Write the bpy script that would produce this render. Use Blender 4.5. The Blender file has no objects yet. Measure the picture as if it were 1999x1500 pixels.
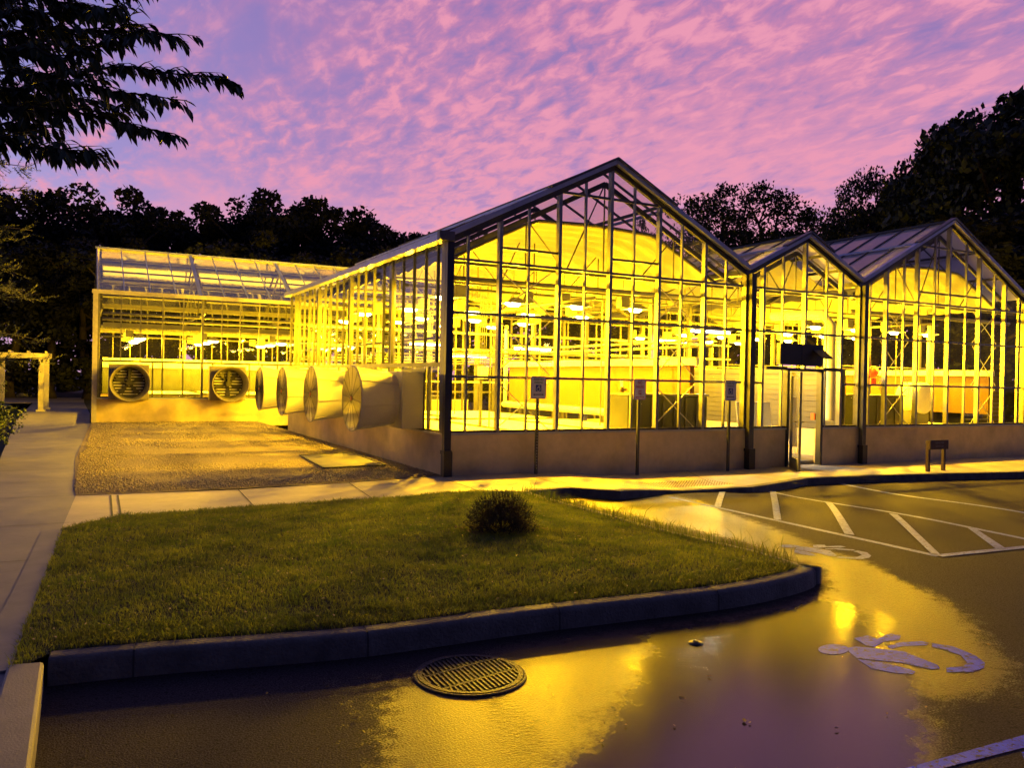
import bpy, bmesh, math, random
import numpy as np
from mathutils import Vector, Matrix, noise as mnoise
from mathutils.geometry import delaunay_2d_cdt

sc = bpy.context.scene
# ------------------------------------------------------------------ camera
H = 1.75
F, CX, CY = 1570.0, 999.5, 750.0
roll, pitch, yaw = math.radians(1.13), math.radians(-0.365), math.radians(28.0)
fwd = Vector((math.sin(yaw)*math.cos(pitch), math.cos(yaw)*math.cos(pitch), math.sin(pitch)))
rgt = fwd.cross(Vector((0, 0, 1))).normalized()
up = rgt.cross(fwd)
r2 = rgt*math.cos(roll)+up*math.sin(roll)
u2 = -rgt*math.sin(roll)+up*math.cos(roll)
cd = bpy.data.cameras.new('camera')
cam = bpy.data.objects.new('camera', cd)
sc.collection.objects.link(cam)
cam.matrix_world = Matrix(((r2.x, u2.x, -fwd.x, 0), (r2.y, u2.y, -fwd.y, 0), (r2.z, u2.z, -fwd.z, H), (0, 0, 0, 1)))
cd.sensor_width = 36; cd.lens = 36*F/1999.0
cd.clip_start = 0.05; cd.clip_end = 2000
sc.camera = cam

# ------------------------------------------------------------------ sky (dusk, after sunset)
w = bpy.data.worlds.new('World'); sc.world = w; w.use_nodes = True
nt = w.node_tree; N = nt.nodes; L = nt.links; N.clear()
def lin(r, g, b): return tuple(((c/255)/12.92 if c/255 <= .04045 else ((c/255+.055)/1.055)**2.4) for c in (r, g, b))+(1,)
def nd(t, **k):
    n = N.new(t)
    for a, v in k.items(): setattr(n, a, v)
    return n
def mth(op, a, b=None, c=None, cl=False):
    n = N.new('ShaderNodeMath'); n.operation = op; n.use_clamp = cl
    for i, v in enumerate((a, b, c)):
        if v is None: continue
        if isinstance(v, (int, float)): n.inputs[i].default_value = v
        else: L.new(v, n.inputs[i])
    return n.outputs[0]
def mixc(f, a, b, mode='MIX'):
    n = N.new('ShaderNodeMix'); n.data_type = 'RGBA'; n.blend_type = mode
    for s, v in ((0, f), (6, a), (7, b)):
        if isinstance(v, (int, float, tuple)): n.inputs[s].default_value = v
        else: L.new(v, n.inputs[s])
    return n.outputs[2]
def ramp(v, lo, hi):
    n = N.new('ShaderNodeMapRange'); n.interpolation_type = 'SMOOTHSTEP'
    n.inputs[1].default_value = lo; n.inputs[2].default_value = hi; L.new(v, n.inputs[0]); return n.outputs[0]
def noisen(vec, scale, detail=6, rough=.6, dist=0.0):
    n = N.new('ShaderNodeTexNoise'); n.inputs['Scale'].default_value = scale; n.inputs['Detail'].default_value = detail
    n.inputs['Roughness'].default_value = rough; n.inputs['Distortion'].default_value = dist; L.new(vec, n.inputs['Vector']); return n.outputs[0]
tc = nd('ShaderNodeTexCoord'); sp = nd('ShaderNodeSeparateXYZ'); L.new(tc.outputs['Generated'], sp.inputs[0])
zz = mth('ADD', mth('ABSOLUTE', sp.outputs[2]), .16)
cb = nd('ShaderNodeCombineXYZ'); L.new(mth('DIVIDE', sp.outputs[0], zz), cb.inputs[0]); L.new(mth('DIVIDE', sp.outputs[1], zz), cb.inputs[1])
mp = nd('ShaderNodeMapping'); L.new(cb.outputs[0], mp.inputs[0]); mp.inputs['Rotation'].default_value = (0, 0, .9); mp.inputs['Scale'].default_value = (1.0, .55, 1)
uv = mp.outputs[0]
fine = noisen(uv, 21.0, 6, .58, .35); mid = noisen(uv, 6.5, 5, .55, .5); big = noisen(uv, .75, 3, .5, .3)
dt = nd('ShaderNodeVectorMath', operation='DOT_PRODUCT'); L.new(tc.outputs['Generated'], dt.inputs[0]); dt.inputs[1].default_value = (math.sin(math.radians(40)), math.cos(math.radians(40)), 0.15)
wide = noisen(uv, 1.1, 3, .5, .6)
famp = mth('MULTIPLY', mth('ADD', ramp(wide, .36, .62), mth('MULTIPLY', ramp(dt.outputs['Value'], .80, .97), .6)), .70)
tot = mth('ADD', mth('ADD', mth('MULTIPLY', mth('SUBTRACT', fine, .5), famp), mth('MULTIPLY', mid, .50)), mth('MULTIPLY', big, .40))
tot = mth('ADD', tot, .125)
# pinker low down and towards the right of the building, bluer to the left
bias = mth('MULTIPLY', mth('SUBTRACT', dt.outputs['Value'], .88), .85)
tot = mth('ADD', tot, bias)
mask = ramp(tot, .42, .74)
elev = sp.outputs[2]
side = ramp(dt.outputs['Value'], .62, .98)
blue = mixc(ramp(elev, .02, .5), mixc(side, lin(168, 176, 236), lin(196, 150, 200)), mixc(side, lin(126, 134, 208), lin(146, 120, 184)))
pink = mixc(ramp(elev, .1, .5), lin(240, 164, 192), lin(204, 132, 178))
hot = mixc(ramp(mth('ADD', fine, mth('MULTIPLY', mid, .5)), .72, .92), pink, lin(240, 158, 186))
col = mixc(mask, blue, hot)
low = ramp(elev, .26, .07)
col = mixc(mth('MULTIPLY', low, .50), col, lin(252, 176, 196))
grd = ramp(elev, -.02, .0)
col = mixc(grd, (.01, .012, .015, 1), col)
d2 = nd('ShaderNodeVectorMath', operation='DOT_PRODUCT'); L.new(tc.outputs['Generated'], d2.inputs[0]); d2.inputs[1].default_value = (math.sin(yaw), math.cos(yaw), .35)
col = mixc(ramp(d2.outputs['Value'], .65, -.35), col, mixc(1.0, col, (.11, .12, .18, 1), 'MULTIPLY'))
col = mixc(ramp(elev, .48, .85), col, mixc(1.0, col, (.20, .20, .26, 1), 'MULTIPLY'))
bg = nd('ShaderNodeBackground'); L.new(col, bg.inputs[0]); bg.inputs[1].default_value = 0.95
ow = nd('ShaderNodeOutputWorld'); L.new(bg.outputs[0], ow.inputs[0])

sc.view_settings.view_transform = 'Standard'; sc.view_settings.look = 'None'
sc.view_settings.exposure = 0.0; sc.view_settings.gamma = 1.0; sc.view_settings.use_curve_mapping = False
sc.render.engine = 'CYCLES'
cy = sc.cycles
cy.use_denoising = True
try: cy.denoising_prefilter = 'ACCURATE'
except Exception: pass
cy.max_bounces = 7; cy.diffuse_bounces = 4; cy.glossy_bounces = 3; cy.transmission_bounces = 3; cy.transparent_max_bounces = 32
cy.caustics_reflective = False; cy.caustics_refractive = False
cy.sample_clamp_indirect = 6.0; cy.use_light_tree = True
LAMP_W = 2350.0
LAMP_COL = (1.0, .53, .004)

# ------------------------------------------------------------------ helpers
COL = sc.collection
random.seed(7); rng = np.random.default_rng(7)
R = math.radians

def ray(x, y): return fwd + r2*((x-CX)/F) - u2*((y-CY)/F)
def sm(a, b, x):
    t = min(1, max(0, (x-a)/(b-a))); return t*t*(3-2*t)
def za(x, y): return -0.11*sm(8.3, 11, x)*sm(6.5, 9.6, y)       # the lot falls slightly to the right
def zw(x, y):                                                     # the walk dips at the kerb ramp
    v = .13-.10*sm(6.9, 8.6, x)
    return v+(.0 if x < 9.4 else -.008*sm(9.4, 11, x))
def at(x, y, z=0.0):
    d = ray(x, y); t = (z-H)/d.z; return Vector((d.x*t, d.y*t, z))
def atg(x, y, f=za, off=0.0):
    p = at(x, y, 0)
    for _ in range(8): p = at(x, y, f(p.x, p.y)+off)
    return p
def onY(x, y, Y):
    d = ray(x, y); t = Y/d.y; return Vector((d.x*t, Y, H+d.z*t))
def onX(x, y, X):
    d = ray(x, y); t = X/d.x; return Vector((X, d.y*t, H+d.z*t))
def PD(x, y, D):
    return Vector((0, 0, H))+ray(x, y)*D

class MB:
    def __init__(s): s.v = []; s.f = []
    def add(s, vs, fs):
        o = len(s.v); s.v += [tuple(v) for v in vs]; s.f += [tuple(i+o for i in f) for f in fs]; return s
    def box(s, x0, x1, y0, y1, z0, z1):
        if x0 > x1: x0, x1 = x1, x0
        if y0 > y1: y0, y1 = y1, y0
        if z0 > z1: z0, z1 = z1, z0
        return s.add([(x0, y0, z0), (x1, y0, z0), (x1, y1, z0), (x0, y1, z0), (x0, y0, z1), (x1, y0, z1), (x1, y1, z1), (x0, y1, z1)],
                     [(0, 3, 2, 1), (4, 5, 6, 7), (0, 1, 5, 4), (1, 2, 6, 5), (2, 3, 7, 6), (3, 0, 4, 7)])
    def bar(s, a, b, w, h, upv=(0, 0, 1)):
        a = Vector(a); b = Vector(b); d = (b-a).normalized(); upv = Vector(upv)
        if abs(d.dot(upv)) > .99: upv = Vector((0, 1, 0))
        sd = d.cross(upv).normalized(); uu = sd.cross(d)
        vs = [p+sd*i*w/2+uu*j*h/2 for p in (a, b) for i, j in ((-1, -1), (1, -1), (1, 1), (-1, 1))]
        return s.add(vs, [(0, 3, 2, 1), (4, 5, 6, 7), (0, 1, 5, 4), (1, 2, 6, 5), (2, 3, 7, 6), (3, 0, 4, 7)])
    def tube(s, pts, r, n=8, cap=True):
        pts = [Vector(p) for p in pts]; rs = r if isinstance(r, (list, tuple)) else [r]*len(pts)
        o = len(s.v); pu = None
        for i, p in enumerate(pts):
            d = (pts[min(i+1, len(pts)-1)]-pts[max(i-1, 0)]).normalized()
            if pu is None: pu = Vector((0, 0, 1)) if abs(d.z) < .9 else Vector((1, 0, 0))
            sd = d.cross(pu).normalized(); uu = sd.cross(d).normalized(); pu = uu
            for k in range(n):
                a = 2*math.pi*k/n; s.v.append(tuple(p+sd*math.cos(a)*rs[i]+uu*math.sin(a)*rs[i]))
        for i in range(len(pts)-1):
            for k in range(n):
                a = o+i*n+k; b = o+i*n+(k+1) % n; s.f.append((a, b, b+n, a+n))
        if cap:
            s.f.append(tuple(o+k for k in range(n))[::-1]); s.f.append(tuple(o+(len(pts)-1)*n+k for k in range(n)))
        return s
    def lathe(s, prof, o, ax, n=32):
        # prof: list of (radius, distance along axis); o origin; ax axis
        ax = Vector(ax).normalized(); o = Vector(o)
        t = Vector((0, 0, 1)) if abs(ax.z) < .9 else Vector((1, 0, 0)); sd = ax.cross(t).normalized(); uu = sd.cross(ax)
        b = len(s.v)
        for r, h in prof:
            for k in range(n):
                a = 2*math.pi*k/n; s.v.append(tuple(o+ax*h+(sd*math.cos(a)+uu*math.sin(a))*r))
        for i in range(len(prof)-1):
            for k in range(n):
                p = b+i*n+k; q = b+i*n+(k+1) % n; s.f.append((p, q, q+n, p+n))
        return s
    def quad(s, a, b, c, d): return s.add([a, b, c, d], [(0, 1, 2, 3)])
    def build(s, name, m=None, parent=None, smooth=False, bevel=0):
        me = bpy.data.meshes.new(name); me.from_pydata(s.v, [], s.f); me.update()
        return link(name, me, m, parent, smooth, bevel)
def link(name, me, m=None, parent=None, smooth=False, bevel=0):
    o = bpy.data.objects.new(name, me); COL.objects.link(o)
    if m: me.materials.append(m)
    if smooth: me.polygons.foreach_set('use_smooth', [True]*len(me.polygons))
    if bevel:
        bv = o.modifiers.new('b', 'BEVEL'); bv.width = bevel; bv.segments = 2; bv.limit_method = 'ANGLE'
    if parent:
        o.parent = parent; o.matrix_parent_inverse = Matrix.Translation(parent.location).inverted() if not parent.get('rz') else parent.matrix_basis.inverted()
    return o
def tag(o, label=None, cat=None, group=None, kind=None):
    if label: o['label'] = label
    if cat: o['category'] = cat
    if group: o['group'] = group
    if kind: o['kind'] = kind
    return o
def thing(name, label, cat, loc=(0, 0, 0), group=None):
    o = bpy.data.objects.new(name, None); COL.objects.link(o); o.location = loc; o.empty_display_size = .2
    return tag(o, label, cat, group)
def struct(o): o['kind'] = 'structure'; return o
def copy_tree(o, parent=None):
    c = o.copy(); COL.objects.link(c)
    if parent:
        c.parent = parent; c.matrix_parent_inverse = o.matrix_parent_inverse
    for ch in list(o.children): copy_tree(ch, c)
    return c
def npmesh(name, co, faces, m=None, parent=None, smooth=False):
    """co (n,3) float, faces (k,m) int"""
    me = bpy.data.meshes.new(name); me.vertices.add(len(co)); me.vertices.foreach_set('co', np.asarray(co, np.float32).ravel())
    k, q = faces.shape; me.loops.add(k*q); me.loops.foreach_set('vertex_index', faces.astype(np.int32).ravel())
    me.polygons.add(k); me.polygons.foreach_set('loop_start', np.arange(k, dtype=np.int32)*q); me.polygons.foreach_set('loop_total', np.full(k, q, np.int32))
    me.update(calc_edges=True); me.validate()
    return link(name, me, m, parent, smooth)

# ------------------------------------------------------------------ materials
def mat(name, col, rough=.6, metal=0.0, nscale=0, namp=.15, bump=0, bscale=40, col2=None, spec=.5, detail=6, rvar=0, stretch=None):
    m = bpy.data.materials.new(name); m.use_nodes = True
    nt = m.node_tree; b = nt.nodes['Principled BSDF']
    b.inputs['Base Color'].default_value = tuple(col[:3])+(1,); b.inputs['Roughness'].default_value = rough; b.inputs['Metallic'].default_value = metal
    b.inputs['Specular IOR Level'].default_value = spec
    tcn = nt.nodes.new('ShaderNodeTexCoord'); mpn = nt.nodes.new('ShaderNodeMapping'); nt.links.new(tcn.outputs['Object'], mpn.inputs[0])
    if stretch: mpn.inputs['Scale'].default_value = stretch
    if nscale:
        n = nt.nodes.new('ShaderNodeTexNoise'); n.inputs['Scale'].default_value = nscale; n.inputs['Detail'].default_value = detail; n.inputs['Roughness'].default_value = .65
        nt.links.new(mpn.outputs[0], n.inputs['Vector'])
        mr = nt.nodes.new('ShaderNodeMapRange'); mr.inputs[1].default_value = .32; mr.inputs[2].default_value = .68; nt.links.new(n.outputs[0], mr.inputs[0])
        mx = nt.nodes.new('ShaderNodeMix'); mx.data_type = 'RGBA'; nt.links.new(mr.outputs[0], mx.inputs[0])
        c2 = col2 if col2 else tuple(c*(1+namp) for c in col[:3])
        c1 = col if col2 else tuple(c*(1-namp) for c in col[:3])
        mx.inputs[6].default_value = tuple(c1[:3])+(1,); mx.inputs[7].default_value = tuple(c2[:3])+(1,)
        nt.links.new(mx.outputs[2], b.inputs['Base Color'])
        if rvar:
            r = nt.nodes.new('ShaderNodeMapRange'); r.inputs[3].default_value = rough-rvar; r.inputs[4].default_value = rough+rvar
            nt.links.new(n.outputs[0], r.inputs[0]); nt.links.new(r.outputs[0], b.inputs['Roughness'])
    if bump:
        n2 = nt.nodes.new('ShaderNodeTexNoise'); n2.inputs['Scale'].default_value = bscale; n2.inputs['Detail'].default_value = 5
        nt.links.new(mpn.outputs[0], n2.inputs['Vector'])
        bp = nt.nodes.new('ShaderNodeBump'); bp.inputs['Strength'].default_value = bump; bp.inputs['Distance'].default_value = .02
        nt.links.new(n2.outputs[0], bp.inputs['Height']); nt.links.new(bp.outputs[0], b.inputs['Normal'])
    return m
def emis(name, col, st):
    m = bpy.data.materials.new(name); m.use_nodes = True; b = m.node_tree.nodes['Principled BSDF']
    b.inputs['Base Color'].default_value = (.8, .8, .8, 1); b.inputs['Emission Color'].default_value = tuple(col)+(1,); b.inputs['Emission Strength'].default_value = st
    try: m.cycles.emission_sampling = 'NONE'
    except Exception: pass
    return m
def glassmat(name, tint, refl=.9, rough=.02, frost=0.0, dirt=0.03):
    m = bpy.data.materials.new(name); m.use_nodes = True; nt = m.node_tree; nt.nodes.clear(); n_ = nt.nodes.new; l_ = nt.links.new
    out = n_('ShaderNodeOutputMaterial'); tr = n_('ShaderNodeBsdfTransparent'); tr.inputs[0].default_value = tuple(tint)+(1,)
    gl = n_('ShaderNodeBsdfGlossy'); gl.inputs['Roughness'].default_value = rough; gl.inputs[0].default_value = (1, 1, 1, 1)
    fr = n_('ShaderNodeFresnel'); fr.inputs[0].default_value = 1.5
    t = n_('ShaderNodeTexCoord'); no = n_('ShaderNodeTexNoise'); no.inputs['Scale'].default_value = .9; no.inputs['Detail'].default_value = 2; l_(t.outputs['Object'], no.inputs['Vector'])
    bp = n_('ShaderNodeBump'); bp.inputs['Strength'].default_value = .12; bp.inputs['Distance'].default_value = .02; l_(no.outputs[0], bp.inputs['Height']); l_(bp.outputs[0], gl.inputs['Normal'])
    mu = n_('ShaderNodeMath'); mu.operation = 'MULTIPLY'; mu.inputs[1].default_value = refl; l_(fr.outputs[0], mu.inputs[0])
    mx = n_('ShaderNodeMixShader'); l_(mu.outputs[0], mx.inputs[0]); l_(tr.outputs[0], mx.inputs[1]); l_(gl.outputs[0], mx.inputs[2])
    df = n_('ShaderNodeBsdfDiffuse'); df.inputs[0].default_value = (.8, .8, .8, 1); tl = n_('ShaderNodeBsdfTranslucent'); tl.inputs[0].default_value = (.8, .8, .8, 1)
    dm = n_('ShaderNodeMixShader'); dm.inputs[0].default_value = .5; l_(df.outputs[0], dm.inputs[1]); l_(tl.outputs[0], dm.inputs[2])
    n2 = n_('ShaderNodeTexNoise'); n2.inputs['Scale'].default_value = 2.5; n2.inputs['Detail'].default_value = 6; l_(t.outputs['Object'], n2.inputs['Vector'])
    mr = n_('ShaderNodeMapRange'); mr.inputs[3].default_value = frost; mr.inputs[4].default_value = frost+dirt*2; l_(n2.outputs[0], mr.inputs[0])
    m2 = n_('ShaderNodeMixShader'); l_(mr.outputs[0], m2.inputs[0]); l_(mx.outputs[0], m2.inputs[1]); l_(dm.outputs[0], m2.inputs[2])
    l_(m2.outputs[0], out.inputs[0]); return m
M = {}
M['alu'] = mat('galvanised_metal', (.058, .058, .06), .5, .3, 3, .25, .05, 60, rvar=.15)
M['bright'] = mat('zinc_metal', (.45, .45, .44), .4, .3, 5, .15)
M['frame'] = mat('frame_metal', (.26, .26, .275), .42, .55, 5, .2)
M['alu_dark'] = mat('weathered_metal', (.13, .13, .145), .48, .45, 4, .3)
M['spout'] = mat('dark_bronze_metal', (.035, .04, .06), .4, .5)
M['flash'] = mat('flashing_metal', (.46, .52, .74), .35, .15, 2, .2)
M['white'] = mat('white_plastic', (.78, .78, .77), .4, 0, 3, .06)
M['whitepaint'] = mat('white_painted_metal', (.20, .20, .19), .5, 0, 6, .08)
def fibre():
    m = mat('fibreglass', (.70, .70, .67), .4, 0, 5, .08, .05, 30); nt = m.node_tree; b = nt.nodes['Principled BSDF']; o = nt.nodes['Material Output']
    t_ = nt.nodes.new('ShaderNodeBsdfTranslucent'); t_.inputs[0].default_value = (.75, .72, .62, 1); x = nt.nodes.new('ShaderNodeMixShader'); x.inputs[0].default_value = .48
    nt.links.new(b.outputs[0], x.inputs[1]); nt.links.new(t_.outputs[0], x.inputs[2]); nt.links.new(x.outputs[0], o.inputs[0]); return m
M['fibre_old2'] = mat('weathered_fibreglass', (.26, .24, .18), .5, 0, 5, .15)
M['fibre'] = fibre(); M['fibre_old'] = mat('fibreglass', (.74, .74, .72), .38, 0, 5, .08, .05, 30)
M['glass'] = glassmat('clear_glass', (.94, .95, .94), .32, .015, .0, .003)
M['sideglass'] = glassmat('side_glass', (.94, .95, .94), .10, .015, .0, .002)
M['roofglass'] = glassmat('roof_glass', (.88, .86, .86), .22, .05, .0, .012)
M['winggl'] = glassmat('wing_roof_glass', (.86, .88, .90), 2.2, .08, .0, .025)
M['roofpoly'] = glassmat('frosted_roof_panel', (.75, .76, .80), 1.7, .10, .60, .10)
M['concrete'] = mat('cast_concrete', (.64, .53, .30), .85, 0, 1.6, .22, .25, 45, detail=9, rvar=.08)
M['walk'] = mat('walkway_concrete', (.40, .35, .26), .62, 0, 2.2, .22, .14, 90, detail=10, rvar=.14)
M['walkgrey'] = mat('dimmed_walkway_concrete', (.17, .162, .165), .62, 0, 2.2, .28, .14, 90, detail=10, rvar=.14)  # same walk concrete, lamplight falloff painted in as a darker, cooler colour
M['kerb'] = mat('kerb_concrete', (.12, .11, .105), .8, 0, 5, .35, .6, 55, detail=10)
M['joint'] = mat('joint_filler', (.05, .05, .05), .9)
M['black'] = mat('black_plastic', (.015, .015, .017), .45)
M['dark'] = mat('dark_metal', (.05, .05, .055), .5, .3)
M['curtain'] = mat('shade_cloth', (.20, .20, .175), .9, 0, 2, .08, .5, 3, stretch=(1, 7, 1))
M['bench'] = mat('bench_fabric', (.80, .80, .78), .8, 0, 6, .05)
M['floor'] = mat('greenhouse_floor', (.2, .19, .17), .8, 0, 2, .12)
M['rib'] = mat('ribbed_white_panel', (.09, .09, .088), .5, 0, 2, .08)
M['pad'] = mat('cooling_pad_paper', (.13, .045, .006), .9, 0, 30, .3, .8, 60, stretch=(1, 1, 3))
M['pad2'] = mat('brown_pad_paper', (.05, .022, .005), .9, 0, 30, .3, .8, 60)
M['brownp'] = mat('brown_paint', (.045, .018, .012), .5)
M['timber'] = mat('painted_timber', (.55, .52, .45), .7, 0, 6, .15)
M['signw'] = mat('sign_white', (.72, .70, .72), .4, 0, 12, .06)
M['signg'] = mat('sign_green', (.02, .16, .08), .5)
M['signr'] = mat('sign_red', (.45, .02, .02), .5)
M['signb'] = mat('sign_blue', (.02, .05, .30), .5)
M['signk'] = mat('sign_black', (.02, .02, .02), .5)
M['red'] = mat('red_paint', (.6, .04, .02), .5)
M['orange'] = mat('orange_box', (.6, .14, .03), .5)
M['board'] = mat('white_board', (.66, .67, .63), .8, 0, 2, .08)
M['tank'] = mat('dark_tank', (.025, .03, .022), .35, 0, 4, .3)
M['bark'] = mat('tree_bark', (.05, .04, .032), .9, 0, 8, .3, .8, 20)
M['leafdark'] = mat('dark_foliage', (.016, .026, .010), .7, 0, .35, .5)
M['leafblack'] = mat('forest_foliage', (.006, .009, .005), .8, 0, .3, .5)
M['leaf'] = mat('cherry_leaf', (.035, .055, .02), .55, 0, 3, .5)
M['spruce'] = mat('spruce_needles', (.010, .018, .011), .7, 0, 6, .4)
M['spruce2'] = mat('spruce_needles_light', (.06, .09, .03), .6, 0, 6, .4)
M['spruce3'] = mat('yellowish_spruce_needles', (.12, .14, .04), .6, 0, 6, .4)
M['litter2'] = mat('pale_leaf_litter', (.30, .22, .12), .7, 0, 20, .5)
M['iron'] = mat('cast_iron', (.045, .038, .033), .6, .3, 14, .5, .8, 60)
M['pit'] = mat('drain_dark', (.004, .004, .004), .9)
M['bulb'] = emis('lit_sodium_bulb', (1, .82, .35), 30)
M['tube'] = emis('lit_fluorescent_tube', (.85, .95, 1.0), 9)
def wear(m, lo, hi, sc_=22):
    nt = m.node_tree; b = nt.nodes['Principled BSDF']; src = b.inputs['Base Color'].links[0].from_socket; t = nt.nodes.new('ShaderNodeTexCoord'); n = nt.nodes.new('ShaderNodeTexNoise')
    n.inputs['Scale'].default_value = sc_; n.inputs['Detail'].default_value = 9; n.inputs['Roughness'].default_value = .75; nt.links.new(t.outputs['Object'], n.inputs['Vector'])
    mr_ = nt.nodes.new('ShaderNodeMapRange'); mr_.inputs[1].default_value = lo; mr_.inputs[2].default_value = hi; nt.links.new(n.outputs[0], mr_.inputs[0])
    x = nt.nodes.new('ShaderNodeMix'); x.data_type = 'RGBA'; nt.links.new(mr_.outputs[0], x.inputs[0]); nt.links.new(src, x.inputs[6]); x.inputs[7].default_value = (.045, .04, .038, 1); nt.links.new(x.outputs[2], b.inputs['Base Color'])
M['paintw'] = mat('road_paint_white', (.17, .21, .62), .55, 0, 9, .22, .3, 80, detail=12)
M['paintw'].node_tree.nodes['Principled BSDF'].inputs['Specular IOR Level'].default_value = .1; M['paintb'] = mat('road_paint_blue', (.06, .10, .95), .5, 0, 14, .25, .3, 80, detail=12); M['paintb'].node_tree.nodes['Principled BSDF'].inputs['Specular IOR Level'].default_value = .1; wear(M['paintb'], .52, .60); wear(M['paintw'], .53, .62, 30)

def leafmat(key, c1, c2, scale):
    m = M[key]
    return m

# grass / gravel with per-place variation
M['soil'] = mat('turf_soil', (.020, .026, .008), .95, 0, 5, .5, .9, 30, col2=(.045, .05, .016))
M['grass'] = mat('grass_blades', (.085, .14, .016), .55, 0, 3.2, .4, col2=(.27, .29, .04), detail=8)
def translucify(m, fac=.5):
    nt = m.node_tree; b = nt.nodes['Principled BSDF']; o = nt.nodes['Material Output']; t_ = nt.nodes.new('ShaderNodeBsdfTranslucent')
    src = b.inputs['Base Color'].links[0].from_socket; nt.links.new(src, t_.inputs[0])
    x = nt.nodes.new('ShaderNodeMixShader'); x.inputs[0].default_value = fac; nt.links.new(b.outputs[0], x.inputs[1]); nt.links.new(t_.outputs[0], x.inputs[2]); nt.links.new(x.outputs[0], o.inputs[0])
translucify(M['grass'])
M['gravel'] = mat('gravel', (.24, .19, .12), .85, 0, 50, .45, 1.0, 55, detail=8)
M['pebble'] = mat('pebbles', (.22, .18, .12), .8, 0, 22, .5, col2=(.46, .40, .28))
M['ground'] = mat('dark_turf', (.022, .030, .010), .95, 0, .8, .4, .6, 12)
M['litter'] = mat('leaf_litter', (.16, .10, .04), .8, 0, 20, .5)

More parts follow.
